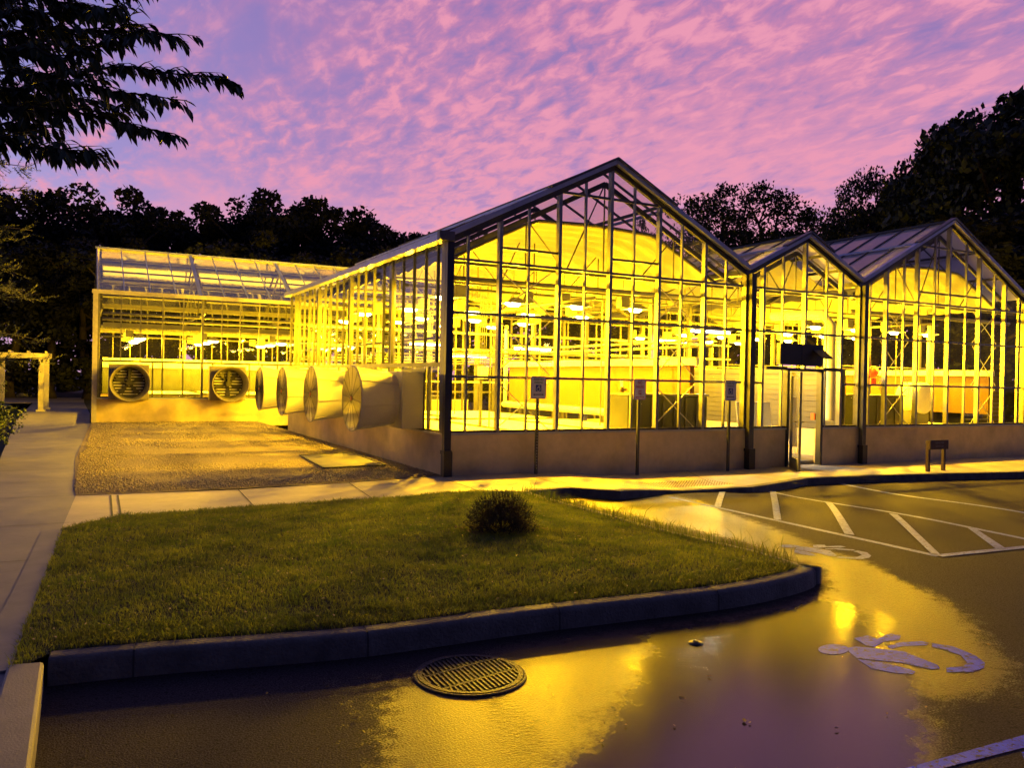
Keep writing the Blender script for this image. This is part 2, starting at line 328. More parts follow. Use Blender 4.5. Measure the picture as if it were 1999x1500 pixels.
# wet / dry asphalt driven by a "wet" attribute of the sheet
def asphalt():
    m = bpy.data.materials.new('wet_asphalt'); m.use_nodes = True; nt = m.node_tree; n_ = nt.nodes.new; l_ = nt.links.new
    b = nt.nodes['Principled BSDF']; t = n_('ShaderNodeTexCoord'); at_ = n_('ShaderNodeAttribute'); at_.attribute_name = 'wet'
    def noi(s, d=6, r=.6, vec=None):
        n = n_('ShaderNodeTexNoise'); n.inputs['Scale'].default_value = s; n.inputs['Detail'].default_value = d; n.inputs['Roughness'].default_value = r
        l_(vec or t.outputs['Object'], n.inputs['Vector']); return n.outputs[0]
    def mt(op, a, c, cl=False):
        n = n_('ShaderNodeMath'); n.operation = op; n.use_clamp = cl
        for i, v in enumerate((a, c)):
            if isinstance(v, (int, float)): n.inputs[i].default_value = v
            else: l_(v, n.inputs[i])
        return n.outputs[0]
    def mr(v, a, b_, c, d):
        n = n_('ShaderNodeMapRange'); n.interpolation_type = 'SMOOTHSTEP'; n.inputs[1].default_value = a; n.inputs[2].default_value = b_; n.inputs[3].default_value = c; n.inputs[4].default_value = d
        l_(v, n.inputs[0]); return n.outputs[0]
    def mix(f, a, c):
        n = n_('ShaderNodeMix'); n.data_type = 'RGBA'; l_(f, n.inputs[0])
        for i, v in ((6, a), (7, c)):
            if isinstance(v, tuple): n.inputs[i].default_value = v
            else: l_(v, n.inputs[i])
        return n.outputs[2]
    grain = noi(95, 3, .55); patch = noi(.8, 6); med = noi(9, 8, .7)
    wet = mt('ADD', at_.outputs['Fac'], mt('MULTIPLY', mt('SUBTRACT', med, .5), 1.05))
    wet = mt('ADD', wet, mt('MULTIPLY', mt('SUBTRACT', grain, .5), .9))
    wm = mr(wet, .30, .66, 0, 1)
    dry = mix(mr(grain, .42, .60, 0, 1), (.016, .012, .016, 1), (.058, .046, .056, 1))
    dry = mix(mr(patch, .3, .7, 0, .5), dry, (.024, .019, .023, 1))
    wetc = mix(mr(grain, .42, .60, 0, 1), (.010, .008, .007, 1), (.034, .028, .022, 1))
    cg = noi(32, 5, .6); pit = mr(cg, .57, .63, 0, .9); st_ = noi(230, 3, .7)
    colr = mix(pit, mix(wm, dry, wetc), (.008, .007, .006, 1)); colr = mix(mr(st_, .62, .72, 0, .5), colr, (.19, .165, .15, 1))
    l_(colr, b.inputs['Base Color'])
    ap = n_('ShaderNodeAttribute'); ap.attribute_name = 'pool'; pw = mr(mt('ADD', ap.outputs['Fac'], mt('ADD', mt('MULTIPLY', mt('SUBTRACT', noi(3.2, 6), .5), 1.3), mt('MULTIPLY', mt('SUBTRACT', noi(28, 4), .5), .7))), .25, .85, 0, 1)
    l_(mr(wm, 0, 1, .80, .40), b.inputs['Roughness'])
    l_(mr(wm, 0, 1, .12, .15), b.inputs['Specular IOR Level'])
    # bump: stony when dry, soft ripples where water runs
    mp_ = n_('ShaderNodeMapping'); l_(t.outputs['Object'], mp_.inputs[0]); mp_.inputs['Rotation'].default_value = (0, 0, .7); mp_.inputs['Scale'].default_value = (1, 2.4, 1)
    rip = noi(26, 4, .6, mp_.outputs[0])
    b1 = n_('ShaderNodeBump'); b1.inputs['Distance'].default_value = .0042; l_(mr(wm, 0, 1, 1, .8), b1.inputs['Strength']); l_(grain, b1.inputs['Height'])
    a2 = n_('ShaderNodeAttribute'); a2.attribute_name = 'flow'
    b2 = n_('ShaderNodeBump'); b2.inputs['Distance'].default_value = .016; l_(mr(a2.outputs['Fac'], 0, 1, .03, .85), b2.inputs['Strength']); l_(rip, b2.inputs['Height']); l_(b1.outputs[0], b2.inputs['Normal'])
    l_(b2.outputs[0], b.inputs['Normal'])
    bs = n_('ShaderNodeBsdfPrincipled'); l_(colr, bs.inputs['Base Color']); bs.inputs['Roughness'].default_value = .11; bs.inputs['Specular IOR Level'].default_value = .62
    b3 = n_('ShaderNodeBump'); b3.inputs['Distance'].default_value = .004; b3.inputs['Strength'].default_value = .12; l_(grain, b3.inputs['Height']); l_(b3.outputs[0], bs.inputs['Normal'])
    ms = n_('ShaderNodeMixShader'); l_(mt('MULTIPLY', pw, wm), ms.inputs[0]); l_(b.outputs[0], ms.inputs[1]); l_(bs.outputs[0], ms.inputs[2]); l_(ms.outputs[0], nt.nodes['Material Output'].inputs[0])
    return m
M['asphalt'] = asphalt()

# ------------------------------------------------------------------ polygon helpers
def inside(poly, x, y):
    c = False; n = len(poly); j = n-1
    for i in range(n):
        xi, yi = poly[i][0], poly[i][1]; xj, yj = poly[j][0], poly[j][1]
        if (yi > y) != (yj > y) and x < (xj-xi)*(y-yi)/(yj-yi)+xi: c = not c
        j = i
    return c
def edist(poly, x, y, closed=True):
    best = 1e9; n = len(poly)
    for i in range(n if closed else n-1):
        ax, ay = poly[i][0], poly[i][1]; bx, by = poly[(i+1) % n][0], poly[(i+1) % n][1]
        dx, dy = bx-ax, by-ay; t = max(0, min(1, ((x-ax)*dx+(y-ay)*dy)/(dx*dx+dy*dy+1e-12)))
        best = min(best, math.hypot(x-ax-t*dx, y-ay-t*dy))
    return best
def dens(pts, step=.25, closed=False):
    out = []; n = len(pts)
    for i in range(n if closed else n-1):
        a = Vector(pts[i][:2]); b = Vector(pts[(i+1) % n][:2]); k = max(1, int((b-a).length/step))
        for j in range(k): out.append(a.lerp(b, j/k))
    if not closed: out.append(Vector(pts[-1][:2]))
    return out
def smooth_line(pts, it=2):
    p = [Vector(q[:2]) for q in pts]
    for _ in range(it):
        q = [p[0]]
        for i in range(len(p)-1): q += [p[i].lerp(p[i+1], .25), p[i].lerp(p[i+1], .75)]
        q.append(p[-1]); p = q
    return p
def sheet(name, poly, zf, step, m):
    P = dens(poly, step, True); x0 = min(p.x for p in P); x1 = max(p.x for p in P); y0 = min(p.y for p in P); y1 = max(p.y for p in P)
    pts = [Vector(p) for p in P]; nb = len(pts)
    nx = int((x1-x0)/step)+1; ny = int((y1-y0)/step)+1; pl = [(p.x, p.y) for p in P]
    for i in range(nx):
        for j in range(ny):
            x = x0+(i+.5)*step+random.uniform(-.2, .2)*step; y = y0+(j+.5)*step+random.uniform(-.2, .2)*step
            if inside(pl, x, y) and edist(pl, x, y) > step*.35: pts.append(Vector((x, y)))
    r = delaunay_2d_cdt(pts, [(i, (i+1) % nb) for i in range(nb)], [], 1, 1e-5)
    me = bpy.data.meshes.new(name); me.from_pydata([(v.x, v.y, zf(v.x, v.y)) for v in r[0]], [], [tuple(f) for f in r[2]]); me.update()
    # faces up
    for p in me.polygons:
        if p.normal.z < 0: me.flip_normals(); break
    return link(name, me, m, None, True)

# ------------------------------------------------------------------ ground, lot, walks
g = MB(); g.quad((-400, -300, -.16), (400, -300, -.16), (400, 500, -.16), (-400, 500, -.16))
struct(g.build('ground', M['ground']))
gb = sheet('turf_ground', [(-60, 11.9), (-3.2, 12.0), (-3.0, 45), (0.0, 45), (0.0, 28.2), (.35, 28.02), (24, 28.02), (24, 12.4), (60, 12.4), (60, 120), (-60, 120)], lambda x, y: .09+.9*sm(55, 90, y), 6.0, M['ground']); struct(gb)

# wetness of the lot: water runs from the ramp round the island tip to the drain
wet_px = [(1033, 961), (1150, 965), (1290, 962), (1400, 990), (1500, 1035), (1590, 1068), (1700, 1100), (1800, 1160), (1900, 1235), (1985, 1300), (1960, 1345), (1820, 1370), (1810, 1420), (1860, 1560), (760, 1560), (760, 1350), (830, 1320), (1000, 1262), (1250, 1225), (1500, 1185), (1620, 1150), (1600, 1105), (1450, 1060), (1250, 1010)]
wet_poly = [tuple(atg(x, y)[:2]) for x, y in wet_px]
flow_px = [(1180, 966), (1330, 1005), (1480, 1040), (1600, 1085), (1700, 1130), (1790, 1200), (1850, 1270), (1930, 1330), (2060, 1400)]
flow_l = [tuple(atg(x, y)[:2]) for x, y in flow_px]
pool_poly = [tuple(atg(x, y)[:2]) for x, y in [(1250, 1230), (1420, 1205), (1600, 1165), (1700, 1200), (1780, 1300), (1830, 1400), (1850, 1580), (1020, 1580), (1130, 1450), (1230, 1330)]]
flow2 = [tuple(atg(x, y)[:2]) for x, y in [(960, 1365), (1010, 1420), (1050, 1480), (1100, 1560)]]
xs = np.concatenate([np.linspace(-60, -3, 12), np.arange(-2.4, 14.0, .07), np.linspace(14.3, 24, 34), np.linspace(26, 80, 14)])
ys = np.concatenate([np.linspace(-40, 0, 8), np.arange(.8, 12.3, .07), np.array([12.6])])
co = []; wv = []; fv = []; pv = []
for y in ys:
    for x in xs:
        co.append((x, y, za(x, y))); wt = 0; fl = 0; pv.append(0)
        if -1 < x < 15 and 0 < y < 12.4:
            ins = inside(wet_poly, x, y); d = edist(wet_poly, x, y)
            wt = min(1, .5+d/.5) if ins else max(0, .5-d/.7)
            if x < 1.9 and y < 4.6: wt = max(wt, .22+.30*sm(.6, 1.9, x)*sm(4.9, 4.3, y))
            f = edist(flow_l, x, y, False); fl = max(0, 1-f/.55); f = edist(flow2, x, y, False); fl = max(fl, .9*max(0, 1-f/.22))
            dp = edist(pool_poly, x, y); pv[-1] = min(1, .5+dp/.5) if inside(pool_poly, x, y) else max(0, .5-dp/.5)
            nn = mnoise.noise(Vector((x*.9, y*.9, 3)))
            wt = max(0, min(1, wt+.22*nn))
        else: wt = .05
        wv.append(wt); fv.append(min(1, max(.0, fl)))
nx, ny = len(xs), len(ys); idx = np.arange(nx*ny).reshape(ny, nx)
fc = np.stack([idx[:-1, :-1], idx[:-1, 1:], idx[1:, 1:], idx[1:, :-1]], -1).reshape(-1, 4)
# leave a hole for the drain
GC = Vector((2.03, 4.27, 0)); GR = .305
lot = npmesh('parking_lot', np.array(co), fc, M['asphalt'], None, True)
for nm, vals in (('wet', wv), ('flow', fv), ('pool', pv)):
    a = lot.data.attributes.new(nm, 'FLOAT', 'POINT')
    if len(a.data) == len(vals): a.data.foreach_set('value', vals)
struct(lot)

# island: kerb line (bottom edge, z=0)
kerb_px = [(92, 1342), (280, 1321), (490, 1305), (700, 1287), (860, 1264), (1020, 1240), (1210, 1217), (1400, 1194), (1480, 1180), (1540, 1166)]
kl = [at(x, y, 0) for x, y in kerb_px]
tip = [Vector((5.48, 4.83, 0)), Vector((5.70, 4.93, 0)), Vector((5.80, 5.10, 0))]
far_px = [(1589, 1116), (1570, 1103), (1520, 1086), (1472, 1073), (1360, 1048), (1280, 1029), (1193, 1004), (1110, 982), (1067, 970), (1033, 959)]
fl_ = [at(x, y, .145) for x, y in far_px[1:]]; print('tipdbg', kl[-1], tip, fl_[:3])
outer = smooth_line(kl+tip+fl_, 2)
def offs(line, d):
    out = []
    for i, p in enumerate(line):
        a = line[max(0, i-1)]; b = line[min(len(line)-1, i+1)]; t = (b-a).normalized(); out.append(p+Vector((-t.y, t.x))*d)
    return out
mb = MB(); prof = [(0, -.12), (.012, .118), (.035, .145), (.15, .150), (.155, -.1)]
rows = [[(p.x, p.y, h) for p in offs(outer, d)] for d, h in prof]
nO = len(outer); vs = [v for r_ in rows for v in r_]
for k in range(len(prof)-1):
    for i in range(nO-1): pass
mb.add(vs, [(k*nO+i, k*nO+i+1, (k+1)*nO+i+1, (k+1)*nO+i) for k in range(len(prof)-1) for i in range(nO-1)])
mb.add([rows[k][0] for k in range(len(prof))], [(0, 1, 2, 3, 4)])
kerb = mb.build('kerb', M['kerb'], smooth=True); struct(kerb)
mb = MB(); acc = .9
for i in range(1, nO-1):
    acc += (outer[i]-outer[i-1]).length
    if acc > 1.25:
        acc = 0; t_ = (outer[i+1]-outer[i-1]).normalized(); n_2 = Vector((-t_.y, t_.x)); pr_ = [(outer[i]+n_2*d+n_2*-.0015, h+.0015) for d, h in prof[:4]]
        for (a, ha), (b, hb) in zip(pr_[:-1], pr_[1:]): mb.quad((a.x-t_.x*.005, a.y-t_.y*.005, ha), (a.x+t_.x*.005, a.y+t_.y*.005, ha), (b.x+t_.x*.005, b.y+t_.y*.005, hb+.002), (b.x-t_.x*.005, b.y-t_.y*.005, hb+.002))
struct(mb.build('kerb_joints', M['joint']))
inner = offs(outer, .15)
left_px = [(16, 1307), (48, 1216), (80, 1140), (120, 1032)]
top_px = [(232, 1008), (440, 994), (700, 976), (924, 960)]
leftp = [at(x, y, .15) for x, y in left_px]; topp = [at(x, y, .14) for x, y in top_px]
lawn_poly = [p for p in inner] + [Vector(p[:2]) for p in reversed(topp)] + [Vector(p[:2]) for p in reversed(leftp)]
lp = [(p.x, p.y) for p in lawn_poly]
def zl(x, y):
    d = edist(lp, x, y); return .145+.035*sm(0, 1.2, d)+.016*mnoise.noise(Vector((x*2.3, y*2.3, 0)))+.010*mnoise.noise(Vector((x*7, y*7, 4)))
lawn = sheet('lawn', lp, zl, .22, M['soil']); struct(lawn)

# walks
def walkpoly(name, pts, step=.6, zf=None, m='walk'):
    o = sheet(name, pts, zf or (lambda x, y: .13), step, M[m]); struct(o); return o
strip = [(p.x, p.y) for p in leftp]; stripo = [(p[0]-.17, p[1]) for p in strip]
# front walk: station lists
N_ = [(-.076, 11.774), (1.908, 11.668), (3.539, 11.853), (4.9, 12.12), (5.15, 12.175), (6, 12.175), (8, 12.175), (12.95, 12.175), (12.951, 13.3), (14.1, 13.3), (14.101, 12.175), (22, 12.175), (60, 12.175)]
S_px = [(1033, 959), (1116, 953), (1210, 959), (1300, 958), (1400, 955), (1468, 951.5), (1576, 934), (1700, 929), (1850, 925), (1999, 922)]
S_ = [Vector(p[:2]) for p in topp] + [Vector(atg(x, y, zw)[:2]) for x, y in S_px]
S_.append(Vector((60, S_[-1].y-.0)))
front = [(p.x, p.y) for p in S_] + list(reversed([(x, y) for x, y in N_]))
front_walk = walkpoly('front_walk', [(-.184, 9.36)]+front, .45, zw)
# kerb face of the front walk down to the lot
mb = MB(); ks = dens(S_[4:], .3)
for i in range(len(ks)-1):
    a, b = ks[i], ks[i+1]
    for (d0, h0), (d1, h1) in (((.14, .004), (0, .004)), ((0, .004), (-.012, -.01)), ((-.012, -.01), (-.015, None))):
        def q(p, d, h): return (p.x, p.y+d, (zw(p.x, p.y)+h) if h is not None else za(p.x, p.y)-.1)
        mb.quad(q(a, d0, h0), q(b, d0, h0), q(b, d1, h1), q(a, d1, h1))
struct(mb.build('front_kerb', M['kerb']))
# left walk
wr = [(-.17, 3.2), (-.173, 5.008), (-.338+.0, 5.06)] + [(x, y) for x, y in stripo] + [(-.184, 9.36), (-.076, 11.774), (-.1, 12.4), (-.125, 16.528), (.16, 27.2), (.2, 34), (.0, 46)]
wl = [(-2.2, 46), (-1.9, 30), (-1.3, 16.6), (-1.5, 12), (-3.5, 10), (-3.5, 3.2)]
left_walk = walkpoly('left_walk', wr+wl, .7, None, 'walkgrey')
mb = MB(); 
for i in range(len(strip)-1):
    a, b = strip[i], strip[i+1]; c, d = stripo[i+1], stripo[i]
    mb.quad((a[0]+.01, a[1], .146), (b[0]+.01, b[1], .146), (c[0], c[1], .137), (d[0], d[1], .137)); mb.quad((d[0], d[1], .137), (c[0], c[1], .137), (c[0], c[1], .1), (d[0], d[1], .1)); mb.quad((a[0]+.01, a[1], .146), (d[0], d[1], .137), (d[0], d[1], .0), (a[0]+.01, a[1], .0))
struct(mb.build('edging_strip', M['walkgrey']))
# kerb block in the corner
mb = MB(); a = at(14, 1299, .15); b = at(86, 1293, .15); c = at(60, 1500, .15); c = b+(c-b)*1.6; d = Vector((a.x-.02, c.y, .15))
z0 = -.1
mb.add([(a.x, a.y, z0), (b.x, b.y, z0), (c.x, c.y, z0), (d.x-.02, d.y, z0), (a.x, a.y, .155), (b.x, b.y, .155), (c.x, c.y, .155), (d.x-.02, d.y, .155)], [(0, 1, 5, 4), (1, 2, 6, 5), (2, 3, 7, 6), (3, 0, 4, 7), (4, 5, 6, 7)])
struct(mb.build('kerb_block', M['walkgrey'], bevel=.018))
# joints
mb = MB()
def joint(p, q, wd=.014, zf=zw, n=6):
    p = Vector(p[:2]); q = Vector(q[:2]); t = (q-p).normalized(); nrm = Vector((-t.y, t.x))*wd/2
    for i in range(n):
        a = p.lerp(q, i/n); b = p.lerp(q, (i+1)/n)
        mb.quad(*[(v.x, v.y, zf(v.x, v.y)+.006) for v in (a-nrm, b-nrm, b+nrm, a+nrm)])
jz = lambda x, y: .13
for ya in (6.1, 7.9, 9.7, 11.8, 13.4, 15.0, 17.0, 19.0, 21, 23, 25, 27.2, 30, 33, 36):
    joint((-3.4 if ya < 10 else -1.4, ya), ((-.36 if ya < 9.5 else -.12), ya), .012, jz)
for (p, q) in (((464, 956), (496, 990)), ((680, 943), (726, 974)), ((230, 968), (236, 1007)), ((216, 968), (219, 1009))):
    joint(at(*p, .13), at(*q, .13), .014 if p[0] > 300 else .02)
joint(atg(868, 936, zw), atg(930, 958, zw)); joint(atg(1012, 924, zw), atg(1112, 951, zw)); joint(atg(1028, 924, zw), atg(1130, 951, zw)); joint(atg(1340, 920, zw), atg(1395, 948, zw))
for X in (11.0, 12.9, 14.8, 16.7, 18.6, 20.5): joint((X, 9.9), (X, 12.1))
struct(mb.build('walk_joints', M['joint']))
# tactile pad of the ramp (raised domes)
mb = MB(); c0 = atg(1340, 945, zw)
for i in range(26):
    for j in range(11):
        x = c0.x-.75+i*.06; y = c0.y-.3+j*.06; z = zw(x, y)
        mb.lathe([(.013, 0), (.011, .006), (.004, .008)], (x, y, z), (0, 0, 1), 6)
tag(mb.build('tactile_domes', M['walk']), kind='structure')

# gravel yard
gp = [(-.076, 11.78), (1.908, 11.675), (3.539, 11.86), (4.9, 12.12), (5.2, 12.2), (5.2, 28.0), (.19, 28.0), (.16, 27.2), (-.125, 16.528), (-.1, 12.4)]
grav = sheet('gravel', gp, lambda x, y: .138+.012*mnoise.noise(Vector((x, y, 1)))+.02*sm(0, 1, edist(gp, x, y)), .4, M['gravel']); tag(grav, 'bed of small stones filling the yard between both greenhouses', 'gravel', kind='stuff')

def scatter(name, poly, n, fn, m, zf, seed=1):
    """fn(rng,n)-> base verts (n,k,3), faces (k2,q)"""
    rg = np.random.default_rng(seed)
    x0 = min(p[0] for p in poly); x1 = max(p[0] for p in poly); y0 = min(p[1] for p in poly); y1 = max(p[1] for p in poly)
    pts = []
    while len(pts) < n:
        x = rg.uniform(x0, x1); y = rg.uniform(y0, y1)
        if inside(poly, x, y): pts.append((x, y, zf(x, y)))
    pts = np.array(pts); V, Fc = fn(rg, n)
    V = V+pts[:, None, :]; k = V.shape[1]
    faces = (Fc[None]+(np.arange(n)*k)[:, None, None]).reshape(-1, Fc.shape[1])
    return npmesh(name, V.reshape(-1, 3), faces, m)
def stones(s0, s1):
    def f(rg, n):
        o = np.array([(1, 0, 0), (0, 1, 0), (-1, 0, 0), (0, -1, 0), (0, 0, 1), (0, 0, -.4)], float)
        s = rg.uniform(s0, s1, (n, 1, 1)); an = rg.uniform(0, 6.28, n); V = o[None]*s*rg.uniform(.6, 1.2, (n, 6, 1)); V[:, :, 2] *= .65
        c, q = np.cos(an)[:, None], np.sin(an)[:, None]; x = V[:, :, 0]*c-V[:, :, 1]*q; y = V[:, :, 0]*q+V[:, :, 1]*c; V = np.stack([x, y, V[:, :, 2]], -1)
        return V, np.array([(0, 1, 4), (1, 2, 4), (2, 3, 4), (3, 0, 4), (1, 0, 5), (2, 1, 5), (3, 2, 5), (0, 3, 5)])
    return f
gpn = [(-.07, 11.82), (1.908, 11.72), (3.539, 11.9), (4.9, 12.17), (5.15, 12.3), (5.15, 18), (-.05, 18), (-.1, 12.4)]
tag(scatter('gravel_stones', gpn, 26000, stones(.008, .024), M['pebble'], lambda x, y: .155, 3), 'loose pebbles over the near part of the yard', 'gravel', kind='stuff')
tag(scatter('gravel_stones', [(0, 18), (5.15, 18), (5.15, 27.9), (.25, 27.9)], 9000, stones(.015, .035), M['pebble'], lambda x, y: .155, 4), 'loose pebbles over the far part of the yard', 'gravel', kind='stuff')
# hatch slab
t = thing('access_hatch', 'low rectangular pale timber cover lying on the gravel beside the side wall', 'hatch', (4.3, 15, .15))
hq = [at(585, 889, .175), at(632, 914, .175), at(752, 908, .175), at(686, 884, .175)]
mb = MB(); mb.add([(p.x, p.y, .1) for p in hq]+[(p.x, p.y, .172) for p in hq], [(0, 1, 5, 4), (1, 2, 6, 5), (2, 3, 7, 6), (3, 0, 4, 7), (4, 5, 6, 7)])
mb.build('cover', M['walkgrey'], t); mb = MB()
for i in range(4): mb.bar(hq[i], hq[(i+1) % 4], .03, .02)
mb.build('rim', M['alu'], t)

# ------------------------------------------------------------------ lot markings (draped 4 mm above the asphalt)
def marking(name, polys, m, off=.004, step=.25):
    mb = MB()
    for poly in polys:
        P = [Vector(p[:2]) for p in poly]; P = dens([(p.x, p.y) for p in P], step, True)
        r = delaunay_2d_cdt(P, [(i, (i+1) % len(P)) for i in range(len(P))], [], 1, 1e-6)
        mb.add([(v.x, v.y, za(v.x, v.y)+off) for v in r[0]], [tuple(f) if True else f for f in r[2]])
    o = mb.build(name, m); struct(o); return o
def Z3(pts): return [atg(1300+x/2.5, 900+y/2.5, za, .004) for x, y in pts]
def stripe(a, b, wd):
    a = Vector(a[:2]); b = Vector(b[:2]); t = (b-a).normalized(); n = Vector((-t.y, t.x))*wd/2; return [a-n, b-n, b+n, a+n]
u1, u2_ = Z3([(415, 132), (1760, 383)]); l0, l1_, l2_ = Z3([(20, 178), (560, 296), (1330, 466)]); c1_ = Z3([(1760, 422)])[0]
c1_ = l2_+(c1_-l2_)*1.6; u2_ = u1+(u2_-u1)*1.3; r1_, r2_ = Z3([(860, 113), (1760, 256)]); r2_ = r1_+(r2_-r1_)*1.4
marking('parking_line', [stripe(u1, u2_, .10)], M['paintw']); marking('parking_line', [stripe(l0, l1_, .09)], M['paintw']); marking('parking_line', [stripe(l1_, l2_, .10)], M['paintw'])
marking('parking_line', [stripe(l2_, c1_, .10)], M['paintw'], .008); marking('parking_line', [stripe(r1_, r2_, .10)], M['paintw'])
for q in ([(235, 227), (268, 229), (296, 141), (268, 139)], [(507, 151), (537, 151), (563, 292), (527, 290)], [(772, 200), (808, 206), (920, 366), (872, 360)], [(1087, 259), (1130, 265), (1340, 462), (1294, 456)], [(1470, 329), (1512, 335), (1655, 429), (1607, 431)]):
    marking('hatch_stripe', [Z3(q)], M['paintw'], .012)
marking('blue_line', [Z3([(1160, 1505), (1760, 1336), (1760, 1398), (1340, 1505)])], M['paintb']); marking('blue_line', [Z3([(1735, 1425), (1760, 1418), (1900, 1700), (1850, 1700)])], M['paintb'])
def ell(cx, cy, rx, ry, n=22, rot=0): return [(cx+rx*math.cos(a)*math.cos(rot)-ry*math.sin(a)*math.sin(rot), cy+rx*math.cos(a)*math.sin(rot)+ry*math.sin(a)*math.cos(rot)) for a in [2*math.pi*k/n for k in range(n)]]
sym = [ell(818, 920, 75, 25), [(918, 866), (985, 852), (1030, 870), (1090, 843), (1148, 852), (1140, 872), (1060, 884), (1020, 908), (975, 900)],
       [(890, 912), (930, 906), (1160, 930), (1240, 962), (1325, 996), (1337, 1014), (1295, 1017), (1150, 985), (1050, 975), (930, 963), (893, 932)],
       [(935, 968), (1060, 985), (1190, 1018), (1218, 1030), (1205, 1041), (1120, 1036), (1005, 1015)],
       [(1080, 905), (1140, 886), (1250, 880), (1285, 890), (1270, 900), (1150, 905), (1100, 918)],
       [(1297, 890), (1400, 905), (1510, 950), (1556, 985), (1553, 1010), (1500, 1030), (1370, 1031), (1368, 1008), (1450, 1005), (1470, 985), (1440, 950), (1350, 918), (1300, 908)]]
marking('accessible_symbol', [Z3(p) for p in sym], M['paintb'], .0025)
# second symbol, farther off
A0 = Z3([(818, 920)])[0]; B0 = Z3([(1500, 990)])[0]; A1 = Z3([(604, 417)])[0]; B1 = Z3([(950, 472)])[0]
d0 = (B0-A0).to_2d(); d1 = (B1-A1).to_2d(); ang = d0.angle_signed(d1); k_ = d1.length/d0.length
def tr2(p): v = (p-A0).to_2d(); v.rotate(Matrix.Rotation(-ang, 2)); return A1.to_2d()+v*k_
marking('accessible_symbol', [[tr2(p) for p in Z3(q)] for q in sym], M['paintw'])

# drain grate
t = thing('drain_grate', 'round cast iron storm drain grate with three rows of slots in the wet asphalt', 'grate', (GC.x, GC.y, 0))
mb = MB(); mb.lathe([(GR+.028, .001), (GR+.028, .008), (GR+.012, .012), (GR+.012, .004)], GC, (0, 0, 1), 64); mb.build('frame', M['iron'], t, True)
mb = MB(); mb.lathe([(.001, .0035), (GR+.012, .0035)], GC, (0, 0, 1), 64); mb.build('pit', M['pit'], t)
mb = MB(); mb.lathe([(GR+.008, .004), (GR+.008, .015), (GR-.022, .015), (GR-.022, .004)], GC, (0, 0, 1), 64)
ax = (at(840, 1345)-at(1000, 1300)).to_2d().normalized(); ax = Vector((ax.x, ax.y)); pr = Vector((-ax.y, ax.x))
rr = GR-.02
def chord(p, q, wd):
    mb.bar((p.x, p.y, .0095), (q.x, q.y, .0095), wd, .011)
gc = GC.to_2d()
for o_ in (-.105, .105):
    h = math.sqrt(rr*rr-o_*o_); c = gc+pr*o_; chord(c-ax*h, c+ax*h, .022)
for i in range(-9, 10):
    s_ = i*.031
    for lo, hi in ((-rr, -.105), (-.105, .105), (.105, rr)):
        sk = .25
        pts = []
        for j in range(9):
            o_ = lo+(hi-lo)*j/8; c = gc+pr*o_+ax*(s_+sk*(o_-(lo+hi)/2)); 
            if (c-gc).length < rr: pts.append(c)
        if len(pts) > 1: chord(pts[0], pts[-1], .013)
mb.build('grate', M['iron'], t)
# leaves and debris
mb = MB()
for (x, y) in [(1385, 1322), (1040, 1358), (1066, 1416), (1170, 1412), (450, 1330), (965, 1365), (1110, 1250)]+[(random.uniform(150, 1950), random.uniform(1200, 1480)) for _ in range(26)]:
    p = at(x, y, .006)
    if inside(lp, p.x, p.y) or p.x < 0 or p.y > 4.6: continue
    a = random.uniform(0, 6.28); s_ = random.uniform(.008, .022)
    mb.add([(p.x+s_*math.cos(a+k)*f_, p.y+s_*math.sin(a+k)*f_, p.z+random.uniform(0, .01)) for k, f_ in ((0, 1.4), (1.3, .6), (3.1, 1.2), (4.6, .7))], [(0, 1, 2, 3)])
tag(mb.build('leaf_litter', M['litter']), 'scattered small dead leaves on the wet asphalt', 'leaves', kind='stuff')
p = at(1358, 1257, .0)
t = thing('valve_cap', 'small oval valve cap sunk in the wet asphalt right of the drain', 'valve cap', (p.x, p.y, 0))
mb = MB(); mb.lathe([(.001, .012), (.035, .012), (.05, .004), (.05, 0)], p, (0, 0, 1), 20); mb.build('lid', M['alu'], t, True)
mb = MB(); mb.box(p.x-.008, p.x+.008, p.y-.02, p.y+.02, .0125, .02); mb.build('lifting_bar', M['black'], t)

# ------------------------------------------------------------------ grass
def blades(hmin, hmax, wd, lean=.5):
    def f(rg, n):
        a = rg.uniform(0, 6.28, n); h = rg.uniform(hmin, hmax, n)*rg.choice([.7, 1, 1, 1.5], n, p=[.3, .35, .27, .08]); w_ = rg.uniform(.6, 1.3, n)*wd; b = rg.uniform(0, 6.28, n); l = rg.uniform(.1, lean, n)*h
        dx, dy = np.cos(a)*w_/2, np.sin(a)*w_/2; lx, ly = np.cos(b)*l, np.sin(b)*l; z = np.zeros(n)
        V = np.stack([np.stack([-dx, -dy, z-.01], -1), np.stack([dx, dy, z-.01], -1), np.stack([dx*.8+lx*.4, dy*.8+ly*.4, h*.6], -1), np.stack([-dx*.8+lx*.4, -dy*.8+ly*.4, h*.6], -1), np.stack([lx*1.3, ly*1.3, h], -1)], 1)
        return V, np.array([(0, 1, 2), (0, 2, 3), (3, 2, 4)])
    return f
tag(scatter('grass', lp, 105000, blades(.02, .045, .006, 1.3), M['grass'], lambda x, y: zl_fast(x, y), 5) if False else None or bpy.data.objects.new('tmp', None)) if False else None
